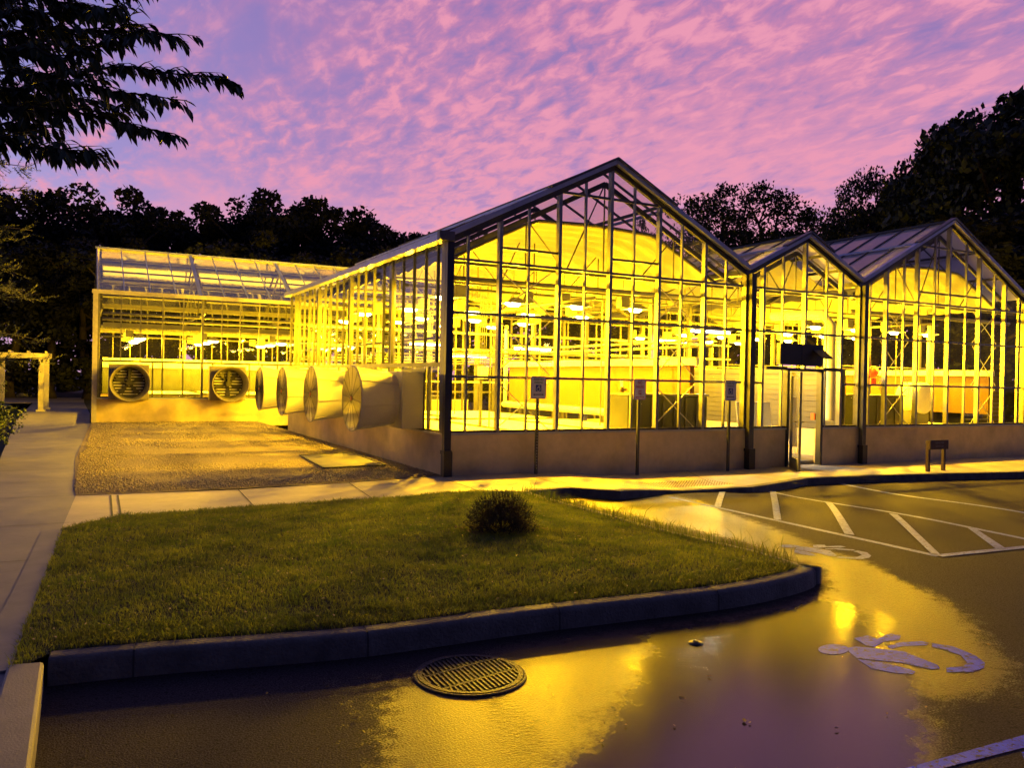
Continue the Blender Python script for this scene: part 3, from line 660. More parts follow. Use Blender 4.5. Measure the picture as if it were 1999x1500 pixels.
# fast height lookup for the lawn
gx = np.linspace(-.5, 6.6, 143); gy = np.linspace(4.3, 10.7, 129)
gz = np.array([[zl(x, y) for x in gx] for y in gy])
def zlf(x, y):
    if True: return zl_q(x, y)
def zl_old(x, y):
    i = min(len(gx)-1, max(0, int((x+.5)/7.1*71+.5))); j = min(len(gy)-1, max(0, int((y-4.3)/6.4*65+.5))); return gz[j][i]
def zl_q(x, y):
    i = min(len(gx)-1, max(0, int((x+.5)/7.1*142+.5))); j = min(len(gy)-1, max(0, int((y-4.3)/6.4*128+.5))); return gz[j][i]
tag(scatter('grass', lp, 150000, blades(.018, .042, .0055, 1.3), M['grass'], zlf, 5), 'short damp grass covering the kerbed island', 'grass', kind='stuff')
near = [p for p in lp]
fringe = []
mbt = None
M['grass2'] = mat('tall_grass', (.04, .07, .015), .5, 0, 2, .4, col2=(.11, .13, .02)); translucify(M['grass2'])
edgepts = [at(x, y, .15) for x, y in far_px[1:]]
def tufts(rg, n):
    return blades(.07, .16, .006, .7)(rg, n)
ep = offs([Vector(p[:2]) for p in edgepts], .22)
band = [tuple(p[:2]) for p in edgepts]+[tuple(p) for p in reversed(ep)]
tag(scatter('grass', band, 900, tufts, M['grass2'], zlf, 8), 'taller grass tufts along the far kerb of the island', 'grass', kind='stuff')
band2 = [tuple(p) for p in offs(outer, .16)[:len(outer)//2]]+[tuple(p) for p in reversed(offs(outer, .5)[:len(outer)//2])]
tag(scatter('grass', band2, 7000, blades(.025, .055, .006, 1.2), M['grass2'], zlf, 9), 'longer grass blades along the near kerb of the island', 'grass', kind='stuff')
gw = MB()

# ------------------------------------------------------------------ greenhouse (front building with three gables)
X1, X2, X3, X4, Y0, YB = 5.2, 11.82, 15.2, 21.5, 12.175, 23.5
ZE, ZB = 4.07, .80
def sub(parent, name, mb, m, smooth=False, label=None):
    o = mb.build(name, m, parent, smooth)
    if label: o['label'] = label
    return o
gh = thing('greenhouse', 'large glass greenhouse with three gables facing the parking lot, glowing yellow inside', 'greenhouse', (X1, Y0, .1))
def part(name, mb, m, label=None, smooth=False): return sub(gh, name, mb, m, smooth, label)
# base walls (butted round the corner and the door)
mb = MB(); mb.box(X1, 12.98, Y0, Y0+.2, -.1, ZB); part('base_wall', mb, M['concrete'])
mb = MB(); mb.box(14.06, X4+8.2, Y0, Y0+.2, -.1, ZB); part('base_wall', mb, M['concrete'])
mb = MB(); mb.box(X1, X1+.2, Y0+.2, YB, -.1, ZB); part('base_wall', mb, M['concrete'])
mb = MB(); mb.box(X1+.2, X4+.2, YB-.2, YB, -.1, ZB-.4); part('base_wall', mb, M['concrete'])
for (a, b) in (((X1-.03, Y0-.03), (12.98, Y0+.05)), ((14.06, Y0-.03), (X4+8.2, Y0+.05)), ((X1-.03, Y0+.05), (X1+.05, YB))):
    mb = MB(); mb.box(a[0], b[0], a[1], b[1], ZB, ZB+.035); part('sill', mb, M['bright'])
mb = MB(); mb.box(X1+.2, X4, Y0+.2, YB-.2, .0, .10); part('floor', mb, M['floor'])

yg = Y0+.01   # plane of the gable glazing
def roofz(x, xa, xb, zr):
    c = (xa+xb)/2; return ZE+(zr-ZE)*(1-abs(x-c)/((xb-xa)/2))
def gable(xa, xb, zr, thick, thin, rails, y=Y0, braces=True, door=None, name='gable_wall', front=True):
    c = (xa+xb)/2
    mb = MB()
    for s_, e_ in ((xa, c), (c, xb)):
        mb.bar((s_, y+.02, roofz(s_, xa, xb, zr)-.07), (e_, y+.02, roofz(e_, xa, xb, zr)-.07), .07, .10)
    g_ = part(name, mb, M['alu'])
    for a, b in ([(xa, door[0]), (door[1], xb)] if door else [(xa, xb)]): m_ = MB(); m_.box(a, b, y-.005, y+.06, ZB+.036, ZB+.075); sub(g_, 'rail', m_, M['alu'])
    # rails between posts
    zposts = sorted(thick)
    for z in rails:
        w_ = (xb-xa)/2*(1-max(0, (z-ZE)/(zr-ZE))) if z > ZE else (xb-xa)/2
        segs = [c-w_]+[t_ for t_ in zposts if c-w_ < t_ < c+w_]+[c+w_]
        for a, b in zip(segs[:-1], segs[1:]):
            if door and a < door[1] and b > door[0] and z < door[2]: continue
            m_ = MB(); m_.box(a+.03, b-.03, y+.012, y+.05, z-.022, z+.022); sub(g_, 'rail', m_, M['frame'])
    for x in thick:
        top = roofz(x, xa, xb, zr)-.08; bz = ZB+.035
        if door and door[0]-.05 < x < door[1]+.05: bz = door[2]
        m_ = MB(); m_.box(x-.03, x+.03, y-.012, y+.09, bz, top); sub(g_, 'post', m_, M['frame'])
    for x in thin:
        top = roofz(x, xa, xb, zr)-.08; bz = ZB+.035
        if door and door[0]-.05 < x < door[1]+.05: bz = door[2]
        m_ = MB(); m_.box(x-.017, x+.017, y-.008, y+.045, bz, top); sub(g_, 'mullion', m_, M['frame'])
    if braces:
        for a, b in braces:
            for z0_, z1_ in ((ZB+.05, 1.72), (1.82, 2.8), (2.88, 3.66)):
                for p, q in (((a, z0_), (b, z1_)), ((a, z1_), (b, z0_))):
                    m_ = MB(); m_.bar((p[0], y+.2+(.012 if p[1] == z0_ else 0), p[1]), (q[0], y+.2+(.012 if p[1] == z0_ else 0), q[1]), .022, .008, (0, 1, 0)); sub(g_, 'brace', m_, M['bright'])
    # glazing
    m_ = MB(); yy = y+.006
    if door:
        m_.quad((xa, yy, ZB+.04), (door[0], yy, ZB+.04), (door[0], yy, ZE-.02), (xa, yy, ZE-.02)); m_.quad((door[1], yy, ZB+.04), (xb, yy, ZB+.04), (xb, yy, ZE-.02), (door[1], yy, ZE-.02))
        m_.quad((door[0], yy, door[2]), (door[1], yy, door[2]), (door[1], yy, ZE-.02), (door[0], yy, ZE-.02)); m_.add([(xa, yy, ZE-.02), (xb, yy, ZE-.02), (c, yy, zr-.08)], [(0, 1, 2)])
    else:
        m_.add([(xa, yy, ZB+.04), (xb, yy, ZB+.04), (xb, yy, ZE-.02), (c, yy, zr-.08), (xa, yy, ZE-.02)], [(0, 1, 2, 3, 4)])
    sub(g_, 'glazing', m_, M['glass'])
    return g_
T1 = [6.212, 7.381, 8.476, 9.593, 10.727]; t1 = [5.609, 6.76, 7.919, 8.996, 10.137, 11.27]
gable(X1+.06, X2-.06, 5.735, T1, t1, [1.772, 2.835, 3.72], braces=[(6.25, 7.34), (9.63, 10.69)])
gable(X2+.06, X3-.06, 4.905, [12.296, 13.504, 14.62], [12.844, 14.141], [1.772, 2.835, 3.72], braces=None, door=(12.98, 14.06, 2.09))
T3 = [16.106, 17.187, 18.35, 19.56, 20.625]; t3 = [15.536, 16.693, 17.807, 19.006, 20.15, 21.2]
gable(X3+.06, X4-.06, 5.735, T3, t3, [1.772, 2.835, 3.72], braces=[(16.14, 17.15), (19.6, 20.59)])
# short extra rails in the gables
for (a, b, z) in ((6.25, 7.35, 3.98), (8.51, 9.56, 3.98), (7.42, 8.44, 5.08), (8.51, 9.56, 5.08), (17.22, 18.31, 3.98), (18.38, 19.52, 3.98), (17.22, 18.31, 5.08), (18.38, 19.5, 5.08)):
    mb = MB(); mb.box(a, b, Y0+.012, Y0+.05, z-.022, z+.022); part('rail', mb, M['alu_dark'])
# back gables (simple frames)
for xa, xb, zr, nn in ((X1, X2, 5.735, 6), (X2, X3, 4.905, 3), (X3, X4, 5.735, 6)):
    mb = MB(); c = (xa+xb)/2
    for i in range(nn*2+1):
        x = xa+.05+(xb-xa-.1)*i/(nn*2); mb.box(x-.025, x+.025, YB-.06, YB, .4, roofz(x, xa, xb, zr)-.06)
    for z in (1.3, 2.2, 3.2, 4.0): mb.box(xa, xb, YB-.09, YB-.062, z-.03, z+.03)
    mb.bar((xa, YB, ZE-.05), (c, YB, zr-.05), .06, .1); mb.bar((c, YB, zr-.05), (xb, YB, ZE-.05), .06, .1)
    o = part('rear_wall', mb, M['alu']); m_ = MB(); m_.add([(xa, YB-.03, .4), (xb, YB-.03, .4), (xb, YB-.03, ZE), (c, YB-.03, zr-.1), (xa, YB-.03, ZE)], [(0, 1, 2, 3, 4)]); sub(o, 'glazing', m_, M['glass'])
# left side wall
sy = [23.353, 22.843, 22.313, 21.787, 21.264, 20.746, 20.202, 19.652, 19.171, 18.626, 18.082, 17.501, 16.975, 16.465, 15.885, 15.268, 14.757, 14.168, 13.62, 13.05, 12.52]
mb = MB(); mb.box(X1-.01, X1+.05, Y0+.1, YB, 1.93, 2.0); mb.box(X1-.01, X1+.05, Y0+.1, YB, ZB+.036, ZB+.07)
sw = part('side_wall', mb, M['alu'])
for i, y in enumerate(sy):
    m_ = MB(); m_.box(X1-.012, X1+.04, y-.016, y+.016, 2.0, ZE-.08); sub(sw, 'mullion', m_, M['alu'])
m_ = MB(); m_.quad((X1+.012, Y0+.1, 2.0), (X1+.012, YB, 2.0), (X1+.012, YB, ZE-.05), (X1+.012, Y0+.1, ZE-.05)); m_.quad((X1+.012, Y0+.1, ZB+.04), (X1+.012, YB, ZB+.04), (X1+.012, YB, 1.93), (X1+.012, Y0+.1, 1.93)); sub(sw, 'glazing', m_, M['sideglass'])
for y in (12.85, 14.15, 15.75, 17.1, 18.4, 19.8, 21.05, 22.4):
    m_ = MB(); m_.box(X1-.008, X1+.05, y-.022, y+.022, ZB+.07, 1.93); sub(sw, 'stile', m_, M['alu_dark'])
# inside columns and valley columns
CY_ = [Y0+.3, 15.1, 17.9, 20.7, YB-.3]
for x in (X1+.13, X2-.12, X3, X4-.12):
    for y in CY_:
        if x == X1+.13 or y > 13:
            mb = MB(); mb.box(x-.05, x+.05, y-.06, y+.06, .1, ZE-.1); part('column', mb, M['alu'])
# corner posts and valleys seen from the front
for x, wd in ((X1+.02, .09), (X2, .11), (X3, .11), (X4, .11)):
    mb = MB(); mb.box(x-wd/2, x+wd/2, Y0-.035, Y0+.09, ZB+.036, ZE-.02); part('corner_post', mb, M['alu_dark'])
# roofs
def roof(xa, xb, zr, key, bars, y1=YB):
    c = (xa+xb)/2; n = Vector((-(zr-ZE), 0, (xb-xa)/2)).normalized()
    mb = MB(); mb.bar((c, Y0-.06, zr+.02), (c, y1, zr+.02), .12, .05)
    for k in (.35, .68):
        for s_ in (-1, 1):
            x = c+s_*(xb-xa)/2*k; z = roofz(x, xa, xb, zr); mb.bar((x, Y0+.1, z-.06), (x, y1, z-.06), .04, .06)
    r_ = part('roof', mb, M['alu'])
    for s_, e_ in ((xa, c), (c, xb)):
        m_ = MB(); m_.quad((s_, Y0-.04, roofz(s_, xa, xb, zr)), (e_, Y0-.04, roofz(e_, xa, xb, zr)), (e_, y1, roofz(e_, xa, xb, zr)), (s_, y1, roofz(s_, xa, xb, zr))); sub(r_, 'glazing', m_, M[key])
        lo = s_ if s_ != c else e_
        # rake flashing along the gable edge
        m_ = MB(); m_.bar((lo, Y0-.05, ZE+.015), (c, Y0-.05, zr+.015), .10, .085); sub(r_, 'rake', m_, M['flash'])
        m_ = MB(); k2 = .42; xm = c+(lo-c)*k2; m_.bar((xm, Y0-.06, roofz(xm, xa, xb, zr)+.07), (c, Y0-.06, zr+.07), .14, .04); sub(r_, 'vent_edge', m_, M['alu_dark'])
        for i in range(bars):
            y = Y0+.55+(y1-Y0-.6)*i/(bars-1); m_ = MB(); m_.bar((lo, y, ZE+.012), (c, y, zr+.012), .035, .04); sub(r_, 'glazing_bar', m_, M['alu_dark'])
        # ridge vent
        m_ = MB(); xm = c+(lo-c)*.42; m_.bar((xm, Y0, roofz(xm, xa, xb, zr)+.04), (xm, y1, roofz(xm, xa, xb, zr)+.04), .05, .05); sub(r_, 'vent_rail', m_, M['flash'])
    return r_
roof(X1, X2, 5.735, 'roofglass', 12); roof(X2, X3, 4.905, 'roofpoly', 14); roof(X3, X4, 5.735, 'roofpoly', 16)
# gutters
mb = MB(); mb.box(X1-.16, X1+.0, Y0-.1, YB+.1, ZE-.09, ZE+.02); part('gutter', mb, M['flash'])
for x in (X2, X3): mb = MB(); mb.box(x-.1, x+.1, Y0-.03, YB, ZE-.12, ZE-.015); part('gutter', mb, M['alu'])
mb = MB(); mb.box(X1-.2, X1+.07, Y0-.2, Y0-.1, ZE-.1, ZE+.05); part('gutter_end_cap', mb, M['alu_dark'])
# downspouts
def spout(x, y, zt, zb, m, wd=.11):
    mb = MB(); mb.box(x-wd/2, x+wd/2, y-wd*.8, y, zb+.4, zt); o = part('downspout', mb, m)
    m_ = MB(); m_.box(x-wd*.62, x+wd*.62, y-wd*1.1, y-.001, zb, zb+.42); m_.box(x-wd*.75, x+wd*.45, y-wd*1.25, y-.002, zb+.38, zb+.44); sub(o, 'boot', m_, M['black']); return o
spout(X1+.035, Y0-.04, ZE-.1, .12, M['spout'], .12); spout(X2+.06, Y0-.04, ZE-.1, .0, M['alu'], .13); spout(X3+.05, Y0-.04, ZE-.1, .0, M['alu'], .12)
# trusses
def truss(xa, xb, zr, y):
    c = (xa+xb)/2; mb = MB(); mb.bar((xa+.1, y, ZE-.28), (c, y, zr-.32), .05, .09); mb.bar((c, y, zr-.32), (xb-.1, y, ZE-.28), .05, .09)
    zc = 3.70; mb.bar((xa+.1, y, zc), (xb-.1, y, zc), .05, .05)
    n_ = 2
    for i in range(1, n_*2):
        x = xa+(xb-xa)*i/(n_*2); zt = roofz(x, xa, xb, zr)-.32; x2 = xa+(xb-xa)*(i+(.5 if i < n_ else -.5))/(n_*2)
        if zt > zc+.1: mb.bar((x, y, zc), (x, y, zt), .022, .022, (1, 0, 0)); mb.bar((x2, y, zc), (x, y, zt), .02, .02, (0, 1, 0))
    part('truss', mb, M['alu'])
for y in CY_:
    truss(X1, X2, 5.735, y); truss(X2, X3, 4.905, y); truss(X3, X4, 5.735, y)
# shade curtains, gathered in shallow folds
def curtain(xa, xb, y0, y1):
    c = (xa+xb)/2; sec = [(xa+.32, 3.80), (xa+.95, 4.13), (xa+1.75, 4.53), (xa+2.05, 4.64), (c, 4.69), (xb-2.05, 4.64), (xb-1.75, 4.53), (xb-.95, 4.13), (xb-.32, 3.80)]
    ny_ = 90; vs = []; fs = []
    for j in range(ny_+1):
        y = y0+(y1-y0)*j/ny_
        for k, (x, z) in enumerate(sec): vs.append((x, y, z+.022*math.sin(j*1.35+k*.6)+.018*mnoise.noise(Vector((x*2, y*2.5, k)))))
    K = len(sec)
    for j in range(ny_):
        for k in range(K-1): a = j*K+k; fs.append((a, a+1, a+K+1, a+K))
    m_ = MB(); m_.add(vs, fs); o = part('shade_curtain', m_, M['curtain'], smooth=True)
    m_ = MB(); m_.tube([(x, y0-.03, z-.01) for x, z in sec], .035, 8); sub(o, 'edge_tube', m_, M['alu']); return o
curtain(X1, X2, 12.75, YB-.5); curtain(X3, X4, 12.75, YB-.5)
for xa, xb in ((X1, X2), (X3, X4)):
    mb = MB(); mb.tube([(xa+.15, Y0+.34, 3.44), (xb-.15, Y0+.34, 3.44)], .045, 10); part('roller_tube', mb, M['alu_dark'], smooth=True)
    for k in range(3): mb = MB(); mb.tube([(xa+.15, 14.5+k*2.6, 3.5), (xb-.15, 14.5+k*2.6, 3.5)], .03, 8); part('overhead_pipe', mb, M['alu'], smooth=True)
# ceiling lining of the middle bay, dull fabric
mb = MB(); c = (X2+X3)/2
for s_ in (-1, 1):
    for j in range(1): mb.quad((c+s_*.15, 12.9, 4.55), (c+s_*1.35, 12.9, 3.95), (c+s_*1.35, YB-.4, 3.95), (c+s_*.15, YB-.4, 4.55))
part('ceiling_lining', mb, M['curtain'])
# cooling pad on the partition between the bays
xp = 11.62
mb = MB(); mb.box(xp-.02, xp+.1, 13.6, 22.0, 1.05, 2.12); pad = part('cooling_pad', mb, M['pad'], 'orange brown corrugated cooling pad')
m_ = MB(); m_.box(xp-.12, xp+.1, 13.3, 22.1, 2.12, 2.28); sub(pad, 'top_trough', m_, M['white'])
m_ = MB(); m_.tube([(xp-.08, 13.4, .96), (xp-.08, 22.2, .96)], .095, 12); sub(pad, 'bottom_pipe', m_, M['white'], True)
m_ = MB(); m_.tube([(xp-.1, 22.1, 3.4), (xp-.1, 22.1, .9)], .06, 10); sub(pad, 'riser_pipe', m_, M['white'], True)
mb = MB(); mb.box(X4-.16, X4-.08, 13.0, 22, 1.05, 2.08); pad = part('cooling_pad', mb, M['pad2'], 'brown cooling pad of the right bay')
m_ = MB(); m_.box(X4-.28, X4-.08, 12.9, 22.1, 2.08, 2.22); sub(pad, 'top_trough', m_, M['white'])
# middle bay: ribbed wall, boards, duct
xr = X3-.13
mb = MB()
for i in range(16): z = .12+i*.125; mb.box(xr-.012-(i % 2)*.010, xr+.02, 12.5, 21, z, z+.116)
mb.box(xr+.022, xr+.05, 12.45, 21, .1, 2.13)
part('ribbed_partition', mb, M['rib'])
mb = MB(); mb.box(xr-.05, xr-.024, 12.45, 21, .1, .72); part('partition_base', mb, M['concrete'])
mb = MB(); mb.tube([(14.82, 12.62, .95), (14.82, 12.62, 1.0), (14.82, 12.62, 3.1), (14.75, 12.8, 3.35), (14.4, 14, 3.35)], .11, 16); part('white_duct', mb, M['white'], smooth=True)
mb = MB(); mb.box(14.2, 14.42, 12.5, 12.6, .98, 1.12); part('junction_box', mb, M['orange'])
mb = MB(); mb.tube([(14.33, 12.5, 1.1), (14.42, 12.48, 1.5), (14.38, 12.47, 2.3), (14.45, 12.45, 3.6)], .012, 6); part('cable', mb, M['black'], smooth=True)
# door
mb = MB(); mb.box(12.98, 13.05, Y0-.03, Y0+.1, -.02, 2.09); mb.box(13.99, 14.06, Y0-.03, Y0+.1, -.02, 2.09); mb.box(13.05, 13.99, Y0-.03, Y0+.1, 2.03, 2.09); mb.box(12.4, 12.98, Y0-.02, Y0+.05, 2.05, 2.12); mb.box(14.06, 14.6, Y0-.02, Y0+.05, 2.05, 2.12)
part('door_frame', mb, M['alu'])
dx = 13.06; mb = MB(); dy0, dy1 = Y0-.04, Y0-.96; zb = .03
mb.box(dx, dx+.045, dy1, dy1+.07, zb, 2.0); mb.box(dx, dx+.045, dy0-.07, dy0, zb, 2.0); mb.box(dx, dx+.045, dy1+.07, dy0-.07, 1.92, 2.0); mb.box(dx, dx+.045, dy1+.07, dy0-.07, zb, .25)
door = part('door', mb, M['whitepaint'], 'open glazed door swung out towards the walk')
m_ = MB(); m_.quad((dx+.02, dy1+.07, .25), (dx+.02, dy0-.07, .25), (dx+.02, dy0-.07, 1.92), (dx+.02, dy1+.07, 1.92)); sub(door, 'glass', m_, M['glass'])
m_ = MB(); m_.tube([(dx+.045, dy1+.08, 1.0), (dx+.10, dy1+.08, 1.0), (dx+.10, dy1+.2, 1.0)], .011, 8); m_.tube([(dx, dy1+.08, 1.0), (dx-.06, dy1+.08, 1.0), (dx-.06, dy1+.2, 1.0)], .011, 8); m_.box(dx-.004, dx+.049, dy1+.05, dy1+.11, .94, 1.06); sub(door, 'handle', m_, M['alu'])
m_ = MB(); m_.box(dx-.03, dx+.12, dy1+.02, dy1+.1, .012, .028); sub(door, 'door_stop', m_, M['black'])
Rz = Matrix.Translation((dx, Y0-.04, 0)) @ Matrix.Rotation(-math.radians(36), 4, 'Z') @ Matrix.Translation((-dx, -(Y0-.04), 0))
for o in [door]+list(door.children): o.data.transform(Rz)
mb = MB(); mb.box(12.66, 13.28, Y0-.12, Y0-.02, 2.16, 2.6); mb.box(13.29, 13.92, Y0-.12, Y0-.02, 2.15, 2.6); cn = part('black_canopy', mb, M['black'], 'black box canopy over the door')
m_ = MB(); m_.add([(13.6, Y0-.12, 2.5), (13.93, Y0-.12, 2.5), (13.97, Y0-.34, 2.32), (13.66, Y0-.34, 2.32)], [(0, 1, 2, 3)]); m_.add([(13.6, Y0-.13, 2.48), (13.93, Y0-.13, 2.48), (13.97, Y0-.35, 2.30), (13.66, Y0-.35, 2.30)], [(3, 2, 1, 0)]); sub(cn, 'flap', m_, M['dark'])
# wall-mounted piping and wires over the benches
for k, (x, z) in enumerate(((5.6, .55), (5.75, .45), (8.4, 3.3), (11.3, 2.5), (18.3, 3.3), (21.0, .5), (11.25, 2.62), (5.5, 2.45))):
    mb = MB(); mb.tube([(x, Y0+.4, z), (x, YB-.4, z)], .028, 8); part('heating_pipe', mb, M['whitepaint'], smooth=True)
for y in (14.2, 16.5, 19.3, 22.2):
    for xa, xb in ((X1, X2), (X3, X4)):
        mb = MB(); mb.tube([(xa+.15, y, 2.25), (xb-.15, y, 2.25)], .018, 6); part('support_wire', mb, M['alu'])
for x in (6.6, 7.5, 9.2, 10.3, 16.5, 17.4, 19.3, 20.4):
    for y in (15.1, 17.9, 20.7):
        mb = MB(); mb.tube([(x, y, .7), (x, y, 3.7)], .016, 6); part('hanger_rod', mb, M['alu'])
# rear clutter seen through the glass : cross rails and posts of the rear part
for i in range(10):
    x = X1+.8+i*1.6; mb = MB(); mb.box(x-.04, x+.04, 22.7, 22.78, .1, 3.7); part('rear_post', mb, M['alu'])
for z in (1.6, 2.6, 3.1): mb = MB(); mb.box(X1+.3, X4-.3, 22.6, 22.64, z, z+.05); part('rear_rail', mb, M['whitepaint'])

# ------------------------------------------------------------------ left wing greenhouse
YW, XW0, XW1, ZEW, ZBW, ZRW = 28.0, .30, 13.0, 4.22, .88, 5.98
YR = 31.3; YE = 34.6
wg = thing('greenhouse', 'long glass greenhouse behind the gravel yard, with a sloping roof and two round fans', 'greenhouse', (XW0, YW, .12))
def wp(name, mb, m, label=None, smooth=False): return sub(wg, name, mb, m, smooth, label)
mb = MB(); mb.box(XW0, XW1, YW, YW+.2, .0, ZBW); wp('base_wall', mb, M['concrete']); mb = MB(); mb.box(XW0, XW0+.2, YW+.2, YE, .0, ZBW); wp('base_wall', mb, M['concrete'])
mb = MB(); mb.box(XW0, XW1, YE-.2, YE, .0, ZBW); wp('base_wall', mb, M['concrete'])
mb = MB(); mb.box(XW0-.03, XW1, YW-.03, YW+.05, ZBW, ZBW+.04); wp('sill', mb, M['flash'])
mb = MB(); mb.box(XW0+.2, XW1, YW+.2, YE-.2, .0, .1); wp('floor', mb, M['floor'])
mb = MB(); mb.box(XW0, XW1, YW-.01, YW+.05, 2.03, 2.1); mb.box(XW0, XW1, YW-.01, YW+.05, ZBW+.04, ZBW+.08)
fw = wp('front_wall', mb, M['alu'])
x = XW0+.02
wm = [.988, 1.551, 2.188, 2.807, 3.99, 4.569, 5.192, 5.811]+[6.4+.6*i for i in range(11)]
for x in wm:
    m_ = MB(); m_.box(x-.018, x+.018, YW-.012, YW+.04, 2.1, ZEW-.08); sub(fw, 'mullion', m_, M['alu_dark'])
for x in (.42, 1.913, 2.2, 2.807, 3.4, 3.72, 4.887, 5.3, 5.811):
    m_ = MB(); m_.box(x-.025, x+.025, YW-.01, YW+.05, ZBW+.08, 2.03); sub(fw, 'stile', m_, M['alu'])
for x in (.36, 3.393, 6.45, 9.5):
    m_ = MB(); m_.box(x-.035, x+.035, YW-.02, YW+.12, ZBW+.04, ZEW-.08); sub(fw, 'post', m_, M['alu_dark'])
m_ = MB(); m_.quad((XW0, YW+.012, ZBW+.04), (XW1, YW+.012, ZBW+.04), (XW1, YW+.012, ZEW), (XW0, YW+.012, ZEW)); sub(fw, 'glazing', m_, M['glass'])
mb = MB(); mb.box(XW0-.02, XW0+.04, YW, YE, 2.03, 2.1); ew = wp('end_wall', mb, M['alu'])
for i in range(1, 12):
    y = YW+i*.55; z = ZEW+(ZRW-ZEW)*(1-abs(y-YR)/3.3); m_ = MB(); m_.box(XW0-.02, XW0+.03, y-.02, y+.02, ZBW, z-.05); sub(ew, 'mullion', m_, M['alu'])
m_ = MB(); m_.add([(XW0, YW, ZBW), (XW0, YE, ZBW), (XW0, YE, ZEW), (XW0, YR, ZRW-.03), (XW0, YW, ZEW)], [(0, 1, 2, 3, 4)]); sub(ew, 'glazing', m_, M['glass'])
mb = MB()
for i in range(22): x = XW0+.05+i*.6; mb.box(x-.02, x+.02, YE-.05, YE, ZBW, ZEW)
mb.box(XW0, XW1, YE-.08, YE-.05, 2.0, 2.1); bw_ = wp('rear_wall', mb, M['alu'])
m_ = MB(); m_.quad((XW0, YE-.03, ZBW), (XW1, YE-.03, ZBW), (XW1, YE-.03, ZEW), (XW0, YE-.03, ZEW)); sub(bw_, 'glazing', m_, M['glass'])
mb = MB(); mb.bar((XW0-.03, YR, ZRW+.03), (XW1, YR, ZRW+.03), .14, .06)
rf = wp('roof', mb, M['flash'])
m_ = MB(); m_.quad((XW0, YW-.03, ZEW), (XW1, YW-.03, ZEW), (XW1, YR, ZRW), (XW0, YR, ZRW)); m_.quad((XW0, YR, ZRW), (XW1, YR, ZRW), (XW1, YE, ZEW), (XW0, YE, ZEW)); sub(rf, 'glazing', m_, M['winggl'])
for i in range(17):
    x = XW0+.02+i*.75; wd = .11 if i in (4, 8, 12) else .035
    m_ = MB(); m_.bar((x, YW, ZEW+.015), (x, YR, ZRW+.015), wd, .04); sub(rf, 'glazing_bar', m_, M['flash'])
for k in (.22, .5, .78):
    y = YW+(YR-YW)*k; z = ZEW+(ZRW-ZEW)*k; m_ = MB(); m_.bar((XW0+.1, y, z-.07), (XW1, y, z-.07), .09, .06); sub(rf, 'purlin', m_, M['whitepaint'])
    m_ = MB(); y = YE-(YE-YR)*k; m_.bar((XW0+.1, y, z-.07), (XW1, y, z-.07), .09, .06); sub(rf, 'purlin', m_, M['whitepaint'])
mb = MB(); mb.box(XW0-.13, XW1, YW-.16, YW, ZEW-.08, ZEW+.04); wp('gutter', mb, M['timber'])
mb = MB(); mb.box(XW0-.10, XW0+.04, YW-.16, YW-.03, .15, ZEW-.08); wp('downspout', mb, M['timber'])
for i in range(5):
    x = XW0+.15+i*3.05; mb = MB(); mb.bar((x, YW+.1, ZEW-.25), (x, YR, ZRW-.3), .05, .09); mb.bar((x, YR, ZRW-.3), (x, YE-.1, ZEW-.25), .05, .09); mb.bar((x, YW+.1, 3.7), (x, YE-.1, 3.7), .05, .06)
    for q in range(1, 6): y = YW+(YE-YW)*q/6; mb.bar((x, y, 3.7), (x, y, ZEW+(ZRW-ZEW)*(1-abs(y-YR)/3.3)-.3), .03, .03, (1, 0, 0))
    wp('truss', mb, M['alu'])
    mb = MB(); mb.box(x-.05, x+.05, YE-.25, YE-.15, .1, 3.7); wp('column', mb, M['alu'])
for (y, z, r_) in ((29.2, 3.62, .04), (30.3, 3.5, .05), (31.6, 3.75, .03), (33.2, 3.4, .05), (32.4, 3.0, .03), (30.0, 3.3, .025)):
    mb = MB(); mb.tube([(XW0+.2, y, z), (XW1-.1, y, z)], r_, 8); wp('overhead_pipe', mb, M['whitepaint'] if r_ > .03 else M['alu'], smooth=True)
for (y, z) in ((28.9, 3.15), (33.9, 3.2), (30.9, 3.9)):
    mb = MB(); mb.box(XW0+.2, XW1-.1, y, y+.12, z, z+.16); wp('energy_screen_bundle', mb, M['curtain'])
mb = MB(); mb.box(XW0+.3, XW1, YE-.5, YE-.3, 1.9, 2.25); wp('cooling_trough', mb, M['white'])
mb = MB(); mb.box(XW0+.3, XW1, YE-.42, YE-.3, .9, 1.9); wp('cooling_pad', mb, M['tank'])

# ------------------------------------------------------------------ benches
def bench(x0, x1, y0, y1, label, z=.74):
    t = thing('bench', label, 'bench', ((x0+x1)/2, (y0+y1)/2, .1), 'white topped growing benches inside the greenhouses')
    mb = MB(); mb.box(x0, x1, y0, y1, z-.02, z); mb.build('benchtop', M['bench'], t)
    mb = MB(); mb.box(x0-.02, x0, y0-.02, y1+.02, z-.07, z+.015); mb.box(x1, x1+.02, y0-.02, y1+.02, z-.07, z+.015); mb.box(x0, x1, y0-.02, y0, z-.07, z+.015); mb.box(x0, x1, y1, y1+.02, z-.07, z+.015); mb.build('rim', M['alu'], t)
    for x in (x0+.2, x1-.2):
        for y in (y0+.3, y1-.3):
            mb = MB(); mb.box(x-.025, x+.025, y-.025, y+.025, .1, z-.02); mb.build('leg', M['alu'], t)
bench(5.5, 7.2, 12.6, 17.6, 'white growing bench inside the left end of the large gable bay, nearest the corner')
bench(7.4, 9.2, 12.6, 17.6, 'white growing bench in the middle of the large gable bay at the front glass')
bench(9.4, 10.9, 14.0, 17.6, 'white growing bench beside the orange cooling pad of the large bay')
bench(5.5, 8.0, 18.2, 22.4, 'far white growing bench at the back left of the large bay'); bench(8.3, 10.9, 18.2, 22.4, 'far white growing bench at the back right of the large bay')
